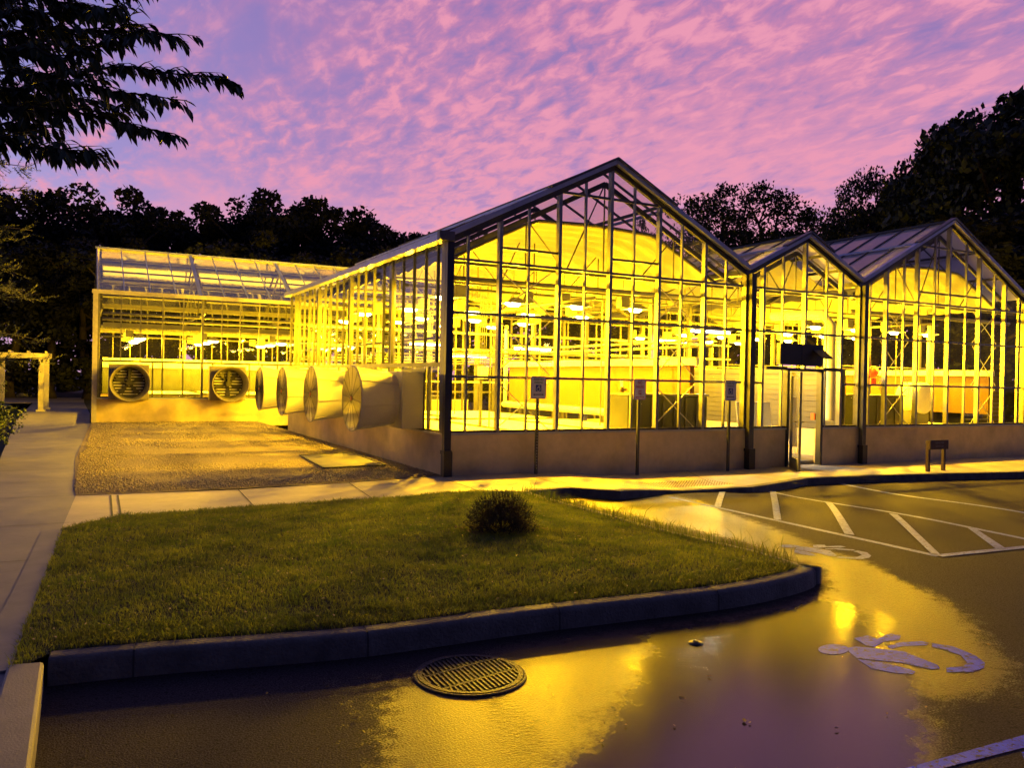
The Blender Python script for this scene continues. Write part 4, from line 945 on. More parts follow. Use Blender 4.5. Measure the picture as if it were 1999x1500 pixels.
bench(15.6, 17.4, 14.6, 22.0, 'white growing bench at the left of the right gable bay'); bench(17.8, 19.4, 12.7, 22.0, 'white growing bench in the middle of the right gable bay'); bench(19.8, 21.2, 12.7, 22.0, 'white growing bench at the right end of the right gable bay')
for i, nm in enumerate(('left end', 'middle', 'right part hidden partly by the cones', 'far right part behind the side wall')):
    bench(.8+i*3.0, 3.5+i*3.0, 28.7, 33.6, 'white growing bench in the rear greenhouse, %s' % nm, 1.02)

# ------------------------------------------------------------------ grow lamps
def make_lamp():
    t = thing('grow_lamp', 'x', 'grow lamp', (0, 0, 3.0), 'hanging grow lamps lit yellow inside the greenhouses')
    mb = MB(); a, b = .13, .26
    vs = [(-.09, -.09, 3.12), (.09, -.09, 3.12), (.09, .09, 3.12), (-.09, .09, 3.12), (-b, -a*1.5, 3.0), (b, -a*1.5, 3.0), (b, a*1.5, 3.0), (-b, a*1.5, 3.0)]
    mb.add(vs, [(0, 1, 2, 3), (0, 4, 5, 1), (1, 5, 6, 2), (2, 6, 7, 3), (3, 7, 4, 0)]); mb.build('reflector', M['whitepaint'], t)
    mb = MB(); mb.box(-.42, -.2, -.09, .09, 3.02, 3.26); mb.build('ballast', M['whitepaint'], t, bevel=.01)
    mb = MB(); mb.tube([(-.15, 0, 3.0), (-.1, 0, 2.985), (.12, 0, 2.985), (.18, 0, 3.0)], [.02, .045, .045, .02], 10); mb.build('bulb', M['bulb'], t, True)
    mb = MB(); mb.tube([(-.31, 0, 3.26), (-.31, 0, 3.7)], .006, 5); mb.tube([(0, 0, 3.12), (0, 0, 3.7)], .006, 5); mb.build('hanger', M['dark'], t)
    ld = bpy.data.lights.new('lamp_light', 'POINT'); ld.shadow_soft_size = .07; ld.energy = LAMP_W; ld.color = LAMP_COL
    lo = bpy.data.objects.new('lamp_light', ld); COL.objects.link(lo); lo.parent = t; lo.location = (0, 0, -.06)
    return t
lamp0 = make_lamp(); used = [False]; WING = [False]; wing_light = []
def lamp(x, y, z, label, rz=0):
    o = lamp0 if not used[0] else copy_tree(lamp0); used[0] = True
    o.location = (x, y, z); o.rotation_euler = (0, 0, rz); o['label'] = label
    if WING[0]:
        for ch in o.children:
            if ch.type == 'LIGHT':
                if not wing_light: d_ = ch.data.copy(); d_.energy = LAMP_W*.72; wing_light.append(d_)
                ch.data = wing_light[0]
ords = ['first', 'second', 'third', 'fourth', 'fifth']; rows_ = ['front', 'second', 'third', 'rear']
for j, y in enumerate((14.3, 16.8, 19.3, 21.8)):
    for i, x in enumerate((6.1, 7.6, 9.1, 10.6)):
        lamp(x+(.25 if j % 2 else 0), y, 3.28+random.uniform(-.04, .04), 'white hooded grow lamp in the large bay, %s row, %s from the left' % (rows_[j], ords[i]), random.choice((0, math.pi)))
for j, y in enumerate((14.3, 16.8, 19.3, 21.8)):
    for i, x in enumerate((16.2, 17.7, 19.2, 20.6)):
        lamp(x+(.2 if j % 2 else 0), y, 3.2, 'white hooded grow lamp in the right gable bay, %s row, %s from the left' % (rows_[j], ords[i]))
for j, y in enumerate((29.4, 31.3, 33.2)):
    for i, x in enumerate((1.6, 3.9, 6.2, 8.5)):
        WING[0] = True; lamp(x, y, 2.85, 'white hooded grow lamp in the rear greenhouse, %s row, %s from its left end' % (rows_[j], ords[i]))
# fluorescent tubes
def tubelight(x, y, z, label, w_=1.2):
    t = thing('tube_light', label, 'tube light', (x, y, z), 'white fluorescent tube lights')
    mb = MB(); mb.box(x-w_/2, x+w_/2, y-.08, y+.08, z, z+.05); mb.build('housing', M['whitepaint'], t)
    mb = MB(); mb.tube([(x-w_/2+.03, y, z-.03), (x+w_/2-.03, y, z-.03)], .03, 8); mb.build('tube', M['tube'], t, True)
    mb = MB(); mb.tube([(x, y, z+.05), (x, y, 3.68)], .006, 4); mb.build('hanger', M['dark'], t)
tubelight(12.7, 14.2, 2.95, 'white tube light in the narrow middle bay near the left post'); tubelight(14.2, 17.5, 2.9, 'white tube light deep in the middle bay above the ribbed partition')
tubelight(11.0, 19.5, 2.62, 'white tube light at the back right of the large bay'); tubelight(9.0, 22.3, 2.75, 'white tube light at the back of the large bay, near its middle')
tubelight(10.4, 22.35, 2.45, 'lower white tube light at the rear wall of the large bay')
ld = bpy.data.lights.new('tube_glow', 'AREA'); ld.shape = 'RECTANGLE'; ld.size = 1.1; ld.size_y = .1; ld.energy = 130; ld.color = (.9, .95, 1)
lo = bpy.data.objects.new('tube_glow', ld); COL.objects.link(lo); lo.location = (12.7, 14.2, 2.88)
for o in bpy.data.objects:
    if o.name.startswith('tube_light') and o.type == 'EMPTY' and abs(o.location.x-12.7) < .01: lo.parent = o; lo.location = (0, 0, -.07)

# ------------------------------------------------------------------ exhaust fans
def side_fan(y, label, zc=1.36):
    t = thing('exhaust_fan', label, 'exhaust fan', (X1, y, 1), 'white exhaust cones on the side wall')
    mb = MB(); mb.box(X1-.42, X1-.015, y-.52, y+.52, zc-.50, zc+.48); mb.build('housing', M['fibre'], t, bevel=.012)
    mb = MB(); mb.box(X1-.03, X1-.012, y-.57, y+.57, zc-.54, zc+.53); mb.build('flange', M['alu'], t)
    ax_ = (-1, 0, 0); o = (X1-.42, y, zc)
    mb = MB(); mb.lathe([(.44, 0), (.455, .05), (.455, .09), (.47, .10), (.485, .14), (.55, .68), (.575, .70), (.575, .72), (.54, .72), (.47, .12), (.43, .0)], o, ax_, 48); c_ = mb.build('cone', M['fibre'], t, True)
    for a in range(8):
        an = a*math.pi/4+.2; m_ = MB(); m_.tube([(X1-.42-.02, y+math.cos(an)*.46, zc+math.sin(an)*.46), (X1-.42-.7, y+math.cos(an)*.575, zc+math.sin(an)*.575)], .011, 6); m_.build('strut', M['fibre'], c_)
    mb = MB(); xg = X1-.42-.725
    for k in range(1, 15): r_ = .56*k/14; mb.tube([(xg, y+math.cos(a)*r_, zc+math.sin(a)*r_) for a in [2*math.pi*q/36 for q in range(37)]], .0038, 4, False)
    for k in range(12): a = k*math.pi/6+.1; mb.tube([(xg, y, zc), (xg, y+math.cos(a)*.565, zc+math.sin(a)*.565)], .004, 4)
    mb.build('guard', M['dark'], t)
    mb = MB(); mb.lathe([(.001, 0), (.04, 0), (.04, .02), (.001, .02)], (xg+.01, y, zc), ax_, 12); mb.build('guard_hub', M['orange'], t)
    mb = MB()
    for k in range(11): z = zc-.4+k*.08; mb.box(X1-.02+.0, X1-.005, y-.42, y+.42, z-.03, z+.03)
    mb.build('shutter', M['alu'], t)
    mb = MB()
    for k in range(5):
        a = k*2*math.pi/5; c, s_ = math.cos(a), math.sin(a); pr_ = (-s_, c)
        mb.add([(X1-.3, y+c*.06-pr_[0]*.03, zc+s_*.06-pr_[1]*.03), (X1-.34, y+c*.06+pr_[0]*.03, zc+s_*.06+pr_[1]*.03), (X1-.36, y+c*.4+pr_[0]*.09, zc+s_*.4+pr_[1]*.09), (X1-.30, y+c*.4-pr_[0]*.09, zc+s_*.4-pr_[1]*.09)], [(0, 1, 2, 3)])
    mb.build('blades', M['alu'], t)
side_fan(13.50, 'nearest white exhaust cone with wire guard, by the front corner post'); side_fan(16.35, 'second white exhaust cone from the front corner'); side_fan(19.05, 'third white exhaust cone from the front corner'); side_fan(21.75, 'farthest of the four white exhaust cones on the side wall')
def wing_fan(x, label, zc, motor):
    t = thing('exhaust_fan', label, 'exhaust fan', (x, YW, 1), 'round fans on the rear greenhouse'); FB = M['fibre_old2']
    mb = MB(); mb.box(x-.57, x+.57, YW-.35, YW-.015, zc-.54, zc+.58); mb.build('housing', FB, t, bevel=.012)
    mb = MB(); mb.lathe([(.47, 0), (.56, .6), (.58, .62), (.55, .63), (.46, .05)], (x, YW-.35, zc), (0, -1, 0), 48); mb.build('cone', FB, t, True)
    mb = MB(); mb.lathe([(.001, .004), (.475, .004)], (x, YW-.35, zc), (0, -1, 0), 40); mb.build('throat', M['dark'], t)
    mb = MB()
    for k in range(9):
        z = zc-.36+k*.09; h = math.sqrt(max(.0, .44**2-(z-zc)**2)); mb.box(x-h, x+h, YW-.385, YW-.37, z-.010, z+.010)
    mb.build('shutter', M['white'], t)
    mb = MB()
    for k in range(5):
        a = k*2*math.pi/5+motor; c, s_ = math.cos(a), math.sin(a); px_, pz_ = -s_, c
        mb.add([(x+c*.05-px_*.03, YW-.42, zc+s_*.05-pz_*.03), (x+c*.05+px_*.03, YW-.46, zc+s_*.05+pz_*.03), (x+c*.4+px_*.08, YW-.47, zc+s_*.4+pz_*.08), (x+c*.4-px_*.08, YW-.41, zc+s_*.4-pz_*.08)], [(0, 1, 2, 3)])
    mb.build('blades', M['dark'], t)
    mb = MB(); mb.box(x-.04, x+.04, YW-.56, YW-.48, zc-.02, zc+.42); mb.lathe([(.001, .2), (.09, .2), (.09, .1), (.02, .1)], (x, YW-.35, zc), (0, -1, 0), 16); mb.build('motor', M['black'], t)
pf = onY(254, 744, 27.0); wing_fan(pf.x, 'round fan with horizontal louvres at the left end of the rear greenhouse', 1.40, .3)
pf = onY(451, 746, 27.0); wing_fan(pf.x, 'round fan with visible blades, second from the left on the rear greenhouse', 1.40, .9)

# ------------------------------------------------------------------ things inside
def cabinet(x0, x1, y0, y1, z0, z1, label):
    t = thing('water_tank', label, 'tank', ((x0+x1)/2, y0, .1))
    mb = MB(); mb.box(x0, x1, y0, y1, .1, z1); mb.build('body', M['tank'], t, bevel=.02)
    n_ = int((x1-x0)/.28)
    for i in range(1, n_): x = x0+(x1-x0)*i/n_; mb = MB(); mb.box(x-.02, x+.02, y0-.02, y0-.001, .12, z1-.03); mb.build('rib', M['dark'], t)
    mb = MB(); mb.box(x0-.02, x1+.02, y0-.03, y1, z1, z1+.04); mb.build('lid', M['alu_dark'], t)
cabinet(9.35, 11.35, 12.75, 13.4, .8, 1.47, 'dark ribbed tank behind the cross braces at the right of the large bay')
cabinet(16.25, 17.55, 12.75, 13.4, .8, 1.5, 'dark ribbed tank behind the cross braces at the left of the right bay')
t = thing('drum', 'large round white drum end in the right gable bay beside the dark tank', 'drum', (19.2, 13.9, .74))
c0 = onY(1806, 778, 13.9)
mb = MB(); mb.lathe([(.001, -.01), (.36, -.01), (.42, .03), (.42, .6), (.001, .62)], (c0.x, 13.9, c0.z), (0, 1, 0), 40); mb.build('body', M['white'], t, True)
mb = MB(); mb.box(c0.x-.3, c0.x+.3, 14.0, 14.4, .75, c0.z-.35); mb.build('cradle', M['alu'], t)
mb = MB(); mb.tube([(c0.x, 13.8, c0.z+.4), (c0.x, 13.8, 3.4)], .07, 12); mb.build('riser_pipe', M['white'], t, True)
c0 = onY(1706, 726, 14.2); t = thing('alarm_bell', 'red round bell and box in the right bay above the dark tank', 'alarm', tuple(c0))
mb = MB(); mb.lathe([(.001, -.08), (.12, -.06), (.15, 0), (.15, .05), (.001, .05)], c0, (0, 1, 0), 24); mb.build('bell', M['red'], t, True); mb = MB(); mb.box(c0.x-.1, c0.x+.1, 14.2, 14.3, c0.z-.33, c0.z-.17); mb.build('box', M['red'], t)
mb = MB(); mb.box(c0.x-.03, c0.x+.03, 14.3, 14.36, .1, c0.z+.3); mb.build('stand', M['alu'], t)
c0 = onY(1352, 712, 14.6); t = thing('control_box', 'small red box on the white trough above the orange cooling pad', 'control box', tuple(c0)); mb = MB(); mb.box(c0.x-.09, c0.x+.09, 14.6, 14.7, c0.z-.07, c0.z+.07); mb.build('case', M['red'], t, bevel=.01); mb = MB(); mb.box(c0.x-.03, c0.x+.03, 14.59, 14.6, c0.z-.03, c0.z+.03); mb.build('badge', M['white'], t); mb = MB(); mb.box(c0.x-.02, c0.x+.02, 14.7, 14.75, .1, c0.z+.1); mb.build('post', M['alu'], t)
# shelf rack
c0 = onY(1905, 760, 13.6); c1 = onY(1955, 828, 13.6); t = thing('wire_rack', 'wire shelf rack with many thin shelves in the right gable bay', 'rack', (c0.x, 13.6, .1))
for x in (c0.x, c1.x):
    for y in (13.6, 14.0): mb = MB(); mb.tube([(x, y, .1), (x, y, c0.z)], .014, 6); mb.build('upright', M['whitepaint'], t)
for i in range(9): z = .75+i*(c0.z-.8)/8; mb = MB(); mb.box(c0.x, c1.x, 13.6, 14.0, z, z+.012); mb.build('shelf', M['whitepaint'], t)
t = thing('pipe_fitting', 'upright white pipe with brown valves in front of the orange cooling pad', 'pipe', (9.0, 14, .1)); c0 = onY(1213, 780, 14.2)
mb = MB(); mb.tube([(c0.x, 14.2, .7), (c0.x, 14.2, c0.z+.42)], .03, 8); mb.build('riser', M['white'], t, True)
for dz in (.02, .27): mb = MB(); mb.tube([(c0.x, 14.2, c0.z-.12+dz), (c0.x, 14.2, c0.z+.0+dz)], .055, 8); mb.tube([(c0.x, 14.2, c0.z-.06+dz), (c0.x+.12, 14.2, c0.z-.06+dz)], .03, 8); mb.build('valve', M['brownp'], t, True)
t = thing('electrical_panel', 'white electrical panel with conduits at the left of the large bay', 'panel', (6.4, 15.3, .1)); c0 = onY(944, 727, 15.3)
mb = MB(); mb.box(c0.x-.09, c0.x+.11, 15.3, 15.42, c0.z-.14, c0.z+.12); mb.build('case', M['white'], t, bevel=.01)
for k in range(4): mb = MB(); mb.tube([(c0.x-.06+k*.05, 15.38, c0.z+.1), (c0.x-.06+k*.05, 15.38, 3.65)], .009, 5); mb.build('conduit', M['alu'], t)
mb = MB(); mb.box(c0.x-.02, c0.x+.04, 15.42, 15.46, .1, c0.z+.1); mb.build('post', M['alu'], t)
# boards leaning in the doorway, big board behind the glass
for i, (quad_, Yb, tilt, lb) in enumerate((([(1447, 786), (1513, 786), (1513, 836), (1447, 836)], 13.2, .15, 'wide pale board standing behind the glass left of the door'),
        ([(1551, 777), (1569, 777), (1556, 873), (1541, 871)], 12.95, .2, 'taller narrow white board leaning inside the doorway'),
        ([(1541, 792), (1556, 793), (1550, 868), (1541, 868)], 12.8, .12, 'shorter narrow white board leaning inside the doorway'))):
    P = [onY(x, y, Yb) for x, y in quad_]; t = thing('leaning_board', lb, 'board', (P[3].x, Yb, .1), 'boards leaning inside the middle bay')
    if i == 0: P[2].z = P[3].z = .1
    P[0].y += tilt; P[1].y += tilt
    mb = MB(); mb.add([tuple(p) for p in P]+[(p.x, p.y+.03, p.z) for p in P], [(0, 1, 2, 3), (7, 6, 5, 4), (0, 4, 5, 1), (1, 5, 6, 2), (2, 6, 7, 3), (3, 7, 4, 0)]); mb.build('panel', M['board'], t)

# ------------------------------------------------------------------ signs
def rrect(w_, h_, r_, n=5):
    pts = []
    for cx, cy_, a0 in ((w_/2-r_, h_/2-r_, 0), (-w_/2+r_, h_/2-r_, 90), (-w_/2+r_, -h_/2+r_, 180), (w_/2-r_, -h_/2+r_, 270)):
        for k in range(n+1): a = R(a0+90*k/n); pts.append((cx+r_*math.cos(a), cy_+r_*math.sin(a)))
    return pts
def plate(pts, y0, y1, c, name, m, parent):
    n = len(pts); mb = MB(); mb.add([(c[0]+p[0], y0, c[2]+p[1]) for p in pts]+[(c[0]+p[0], y1, c[2]+p[1]) for p in pts], [tuple(range(n)), tuple(range(2*n-1, n-1, -1))]+[(i, i+n, (i+1) % n+n, (i+1) % n) for i in range(n)])
    return mb.build(name, m, parent)
def text(s_, size, c, y, m, parent, name='lettering', sx=1.0, bold=.0):
    cu = bpy.data.curves.new('t', 'FONT'); cu.body = s_; cu.size = size; cu.align_x = 'CENTER'; cu.align_y = 'CENTER'; cu.offset = bold
    o = bpy.data.objects.new('t', cu); COL.objects.link(o)
    dg = bpy.context.evaluated_depsgraph_get(); dg.update(); me = bpy.data.meshes.new_from_object(o.evaluated_get(dg)); bpy.data.objects.remove(o)
    for v in me.vertices: x, z = v.co.x*sx, v.co.y; v.co = (c[0]+x, y, c[1]+z)
    me.materials.clear(); return link(name, me, m, parent)
def arrow(c, y, w_, m, parent):
    mb = MB(); x, z = c; h = w_/2
    mb.add([(x-h+.02, y, z-.006), (x+h-.02, y, z-.006), (x+h-.02, y, z+.006), (x-h+.02, y, z+.006)], [(0, 1, 2, 3)])
    mb.add([(x-h, y, z), (x-h+.03, y, z-.016), (x-h+.03, y, z+.016)], [(0, 1, 2)]); mb.add([(x+h, y, z), (x+h-.03, y, z+.016), (x+h-.03, y, z-.016)], [(0, 1, 2)]); mb.build('arrow', m, parent)
def parking_sign(px, pyt, pyb, pxw, zb, label, kind, perf):
    Y = Y0-.28; a = onY(px, pyt, Y); b = onY(px, pyb, Y); w_ = onY(px+pxw/2, pyt, Y).x-onY(px-pxw/2, pyt, Y).x; h_ = a.z-b.z; cx, cz = a.x, (a.z+b.z)/2
    t = thing('parking_sign', label, 'sign', (cx, Y, zb), 'parking signs on posts before the greenhouse')
    mb = MB(); mb.box(cx-.024, cx+.024, Y+.01, Y+.03, zb-.02, a.z-.02); mb.box(cx-.024, cx-.016, Y+.03, Y+.05, zb-.02, a.z-.02); mb.box(cx+.016, cx+.024, Y+.03, Y+.05, zb-.02, a.z-.02)
    post = mb.build('post', M['alu'], t)
    if perf:
        m_ = MB(); z = zb+.1
        while z < b.z: m_.lathe([(.001, 0), (.007, 0)], (cx, Y+.0085, z), (0, -1, 0), 8); z += .05
        m_.build('holes', M['signw'], post)
    plate(rrect(w_, h_, .03), Y-.004, Y+.004, (cx, 0, cz), 'panel', M['signw'], t)
    # thin dark border line
    o_ = rrect(w_-.012, h_-.012, .026); i_ = rrect(w_-.028, h_-.028, .02); n = len(o_)
    col_ = M['signr'] if kind == 'no' else M['signg']
    mb = MB(); mb.add([(cx+p[0], Y-.0055, cz+p[1]) for p in o_]+[(cx+p[0], Y-.0055, cz+p[1]) for p in i_], [(i, (i+1) % n, (i+1) % n+n, i+n) for i in range(n)]); mb.build('border', col_, t)
    k = h_/.40
    if kind == 'no':
        for s_, dz, sz in (('NO', .125, .085), ('PARKING', .045, .07), ('ANY', -.035, .05), ('TIME', -.085, .05)): text(s_, sz*k, (cx, cz+dz*k), Y-.006, col_, t, sx=.75 if len(s_) < 6 else .62*w_/.26, bold=.001)
        arrow((cx, cz-.15*k), Y-.006, w_*.72, col_, t)
    else:
        text('RESERVED', .058*k, (cx, cz+.145*k), Y-.006, col_, t, sx=.72*w_/.28, bold=.001); text('PARKING', .055*k, (cx, cz+.088*k), Y-.006, col_, t, sx=.70*w_/.28, bold=.001)
        mb = MB(); q = .058*k; zc_ = cz-.01*k; mb.quad((cx-q, Y-.0062, zc_-q), (cx+q, Y-.0062, zc_-q), (cx+q, Y-.0062, zc_+q), (cx-q, Y-.0062, zc_+q)); em = mb.build('emblem_field', M['signb'], t)
        mb = MB(); yy = Y-.008
        def disc(x, z, r_, n_=14): mb.add([(x+r_*math.cos(2*math.pi*i/n_), yy, z+r_*math.sin(2*math.pi*i/n_)) for i in range(n_)], [tuple(range(n_))])
        def seg(x0, z0, x1, z1, wd): mb.bar((x0, yy, z0), (x1, yy, z1), .002, wd, (0, 1, 0)) if False else mb.bar((x0, yy, z0), (x1, yy, z1), wd, .002, (0, 1, 0))
        disc(cx+.008*k, zc_+.043*k, .010*k)
        seg(cx+.000*k, zc_+.028*k, cx+.012*k, zc_+.0*k, .013*k); seg(cx+.012*k, zc_+.002*k, cx+.034*k, zc_+.0*k, .011*k); seg(cx+.032*k, zc_+.0*k, cx+.028*k, zc_-.038*k, .011*k); seg(cx+.0*k, zc_+.028*k, cx-.02*k, zc_+.02*k, .009*k); seg(cx+.006*k, zc_+.02*k, cx+.036*k, zc_+.034*k, .009*k)
        for i in range(14):
            a0 = R(100+i*19); a1 = R(100+(i+1)*19); seg(cx-.006*k+.03*k*math.cos(a0), zc_-.018*k+.03*k*math.sin(a0), cx-.006*k+.03*k*math.cos(a1), zc_-.018*k+.03*k*math.sin(a1), .009*k)
        mb.build('wheelchair_emblem', M['signw'], em)
        arrow((cx, cz-.125*k), Y-.006, w_*.7, M['signk'], t)
parking_sign(1051.5, 735, 779, 30, .13, 'reserved parking sign with blue wheelchair emblem, on the perforated post nearest the corner', 'res', True)
parking_sign(1249.5, 740, 781, 24, .03, 'white and red no parking sign on the middle post', 'no', False)
parking_sign(1426.5, 743, 783, 22, .02, 'smaller looking reserved parking sign beside the downspout left of the door', 'res', False)
# brown low sign
a = onY(1813, 860, 10.5); b = onY(1848, 877, 10.5); t = thing('low_sign', 'low dark brown sign on two square legs at the edge of the walk', 'sign', (a.x, 10.5, .02))
mb = MB(); mb.box(a.x, b.x, 10.46, 10.5, b.z, a.z); mb.build('panel', M['brownp'], t, bevel=.004)
for x in (a.x+.03, b.x-.06): mb = MB(); mb.box(x-.03, x+.04, 10.502, 10.56, .0, a.z-.005); mb.build('leg', M['brownp'], t)
M['faded'] = mat('faded_lettering', (.16, .15, .17), .6)
text('AGRICULTURE', .05, ((a.x+b.x)/2, a.z-.055), 10.457, M['faded'], t, sx=.85); text('GREENHOUSE', .05, ((a.x+b.x)/2, a.z-.125), 10.457, M['faded'], t, sx=.8)

# ------------------------------------------------------------------ pergola at far left
Yp = 36.0; pr0 = onY(84, 690, Yp); t = thing('pergola', 'pale timber pergola frame over the walk at the far left', 'pergola', (pr0.x, Yp, .12))
zt = pr0.z
for (x, y) in ((pr0.x-.05, Yp), (pr0.x+.05, Yp+2.2), (pr0.x-1.75, Yp), (pr0.x-1.5, Yp+2.2)):
    mb = MB(); mb.box(x-.09, x+.09, y-.09, y+.09, .1, zt-.2); mb.box(x-.16, x+.16, y-.16, y+.16, .1, .2); mb.build('post', M['timber'], t, bevel=.008)
for (p, q) in (((pr0.x-2.4, Yp), (pr0.x+.3, Yp)), ((pr0.x-2.2, Yp+2.2), (pr0.x+.15, Yp+2.2))):
    mb = MB(); mb.bar((p[0], p[1], zt-.1), (q[0], q[1], zt-.1), .12, .2); mb.build('beam', M['timber'], t)
for k in range(5): x = pr0.x-2.3+k*.6; mb = MB(); mb.bar((x, Yp-.2, zt+.04), (x-.05, Yp+2.4, zt+.04), .06, .08); mb.build('rafter', M['timber'], t)
g = MB(); g.box(-14, .0, 46, 54, .0, .12); o = g.build('far_road', M['walk']); struct(o)
t = thing('wheel_stop', 'long white wheel stop on the far road behind the pergola', 'wheel stop', (-3.5, 45, .12)); p0 = at(28, 771, .2); p1 = at(101, 772, .2)
mb = MB(); mb.bar((p0.x, p0.y, .2), (p1.x, p1.y, .2), .3, .2); mb.build('block', M['white'], t, bevel=.05)

# ------------------------------------------------------------------ vegetation
def leafcloud(rg, centers, radii, per, size, flat=1.0, droop=.3):
    """quads of leaf clumps near the surface of blobs"""
    n = len(centers)*per; c = np.repeat(np.array(centers), per, 0); r = np.repeat(np.array(radii), per)[:, None]
    d = rg.normal(size=(n, 3)); d /= np.linalg.norm(d, axis=1)[:, None]; rad = rg.uniform(.25, 1.08, (n, 1))**.6
    p = c+d*rad*r*np.array([1, 1, flat]); s = rg.uniform(.5, 1.3, (n, 1))*size
    a = rg.normal(size=(n, 3)); a /= np.linalg.norm(a, axis=1)[:, None]; b = np.cross(a, rg.normal(size=(n, 3))); b /= np.linalg.norm(b, axis=1)[:, None]
    V = np.stack([p-a*s*.5, p+b*s*.32, p+a*s*.6, p-b*s*.30], 1); F_ = np.arange(n*4).reshape(n, 4)
    return V.reshape(-1, 3), F_
def make_tree(name, h, w_, seed, size, nb=26, per=170, trunkh=.35, low=.18, airy=False, m='leafblack', limbs=7, rsf=1.0):
    rg = np.random.default_rng(seed); t = thing(name, 'x', 'tree', (0, 0, 0))
    mb = MB(); tr = h*.022; top = Vector((rg.uniform(-.05, .05)*h, rg.uniform(-.05, .05)*h, h*.8)); mid_ = Vector((rg.uniform(-.03, .03)*h, rg.uniform(-.03, .03)*h, h*trunkh))
    mb.tube([(0, 0, -.3), (0, 0, h*.05), mid_, top], [tr*1.6, tr*1.1, tr*.8, tr*.2], 8)
    cs, rs = [], []
    for i in range(limbs):
        an = i*2*math.pi/limbs+rg.uniform(-.3, .3); z0 = h*rg.uniform(trunkh*.8, .62); base = mid_.lerp(top, max(0, (z0-mid_.z)/(top.z-mid_.z)))
        e = Vector((math.cos(an)*w_*rg.uniform(.28, .46), math.sin(an)*w_*rg.uniform(.28, .46), min(h*.93, z0+h*rg.uniform(.12, .32)))); k1 = base.lerp(e, .5)+Vector((0, 0, h*.03))
        mb.tube([base, k1, e], [tr*.45, tr*.3, tr*.1], 6)
        for q in range(3):
            e2 = k1+Vector((rg.uniform(-1, 1), rg.uniform(-1, 1), rg.uniform(.2, 1)))*w_*.2; mb.tube([k1, k1.lerp(e2, .5)+Vector((0, 0, .02*h)), e2], [tr*.22, tr*.14, tr*.05], 5); cs.append(tuple(e2)); rs.append(w_*rg.uniform(.07, .13))
        cs.append(tuple(e)); rs.append(w_*rg.uniform(.10, .17))
    while len(cs) < nb:
        an = rg.uniform(0, 6.28); z = rg.uniform(low, .95); prof_ = math.sin(math.pi*min(1, max(.05, (z-low*.6)/(1.03-low*.6)))**.8); rad = w_*.5*prof_*rg.uniform(.55, 1.0)
        cs.append((math.cos(an)*rad, math.sin(an)*rad, z*h)); rs.append(w_*rg.uniform(.07, .16)*(.7 if airy else 1))
    V, F_ = leafcloud(rg, cs, [r_*rsf for r_ in rs], per, size, .7)
    mb.build('trunk', M['bark'], t, True)
    npmesh('crown', V, F_, M[m], t)
    return t
pro = {
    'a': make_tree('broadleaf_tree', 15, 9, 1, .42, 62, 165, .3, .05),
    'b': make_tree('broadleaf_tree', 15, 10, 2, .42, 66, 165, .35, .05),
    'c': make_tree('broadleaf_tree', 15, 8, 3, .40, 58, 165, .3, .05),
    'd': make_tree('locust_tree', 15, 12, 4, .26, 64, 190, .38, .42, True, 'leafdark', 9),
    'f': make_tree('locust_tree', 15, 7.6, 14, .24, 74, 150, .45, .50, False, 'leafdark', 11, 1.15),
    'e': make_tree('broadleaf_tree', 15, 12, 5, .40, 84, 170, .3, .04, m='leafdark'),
}
usedp = set()
def tree(kind, px, pytop, D, label, wscale=1.0, group=None, zb=.2):
    o = pro[kind] if kind not in usedp else copy_tree(pro[kind]); usedp.add(kind)
    p = PD(px, pytop, D); h = p.z-zb; s_ = h/14.6
    o.location = (p.x, p.y, zb); o.scale = (s_*wscale, s_*wscale, s_); o.rotation_euler = (0, 0, random.uniform(0, 6.28)); o['label'] = label
    o['group'] = group
GL = 'dark forest trees behind the rear greenhouse'; GRT = 'dark trees rising behind the gable roofs on the right'
lt = [('a', -50, 350, 52, 'dark tree at the left frame edge behind the spruce branches'), ('b', 45, 372, 55, 'dark round crowned tree second from the left edge'), ('c', 130, 358, 56, 'dark tree above the left end of the rear greenhouse, left of the tallest pair'),
      ('b', 212, 352, 54, 'tall dark tree standing directly above the left corner of the rear greenhouse'), ('a', 285, 388, 58, 'dark tree sloping down toward the low gap in the tree line'), ('c', 335, 415, 60, 'low dark tree left of the gap in the tree line'),
      ('b', 395, 403, 60, 'small crowned dark tree in the middle of the gap'), ('c', 450, 418, 60, 'low dark tree just right of the gap in the tree line'), ('a', 500, 378, 58, 'dark tree forming the left shoulder of the central clump'), ('b', 560, 368, 60, 'highest dark tree of the central clump'),
      ('c', 620, 370, 60, 'dark tree right of the highest central one'), ('a', 680, 402, 58, 'dark tree with sky showing through its crown above the side wall'), ('b', 735, 428, 62, 'dark tree above the gutter of the side wall'), ('c', 790, 437, 62, 'lower dark tree near the front gable corner'), ('a', 835, 455, 64, 'last small dark tree before the big gable roof')]
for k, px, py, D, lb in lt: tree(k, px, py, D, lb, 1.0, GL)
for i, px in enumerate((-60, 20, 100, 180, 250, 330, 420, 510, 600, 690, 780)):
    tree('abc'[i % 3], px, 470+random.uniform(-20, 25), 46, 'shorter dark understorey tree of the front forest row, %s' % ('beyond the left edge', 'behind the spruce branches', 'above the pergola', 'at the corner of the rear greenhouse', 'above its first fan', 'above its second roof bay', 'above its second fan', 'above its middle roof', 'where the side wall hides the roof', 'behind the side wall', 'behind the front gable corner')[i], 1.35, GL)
tree('f', 1262, 425, 58, 'faint airy tree seen through the glass apex of the large gable', .42, GRT)
tree('f', 1400, 352, 55, 'airy locust tree right of the large gable, left of the pair', .9, GRT); tree('f', 1505, 346, 56, 'airy locust tree above the middle gable, right of the pair', .9, GRT)
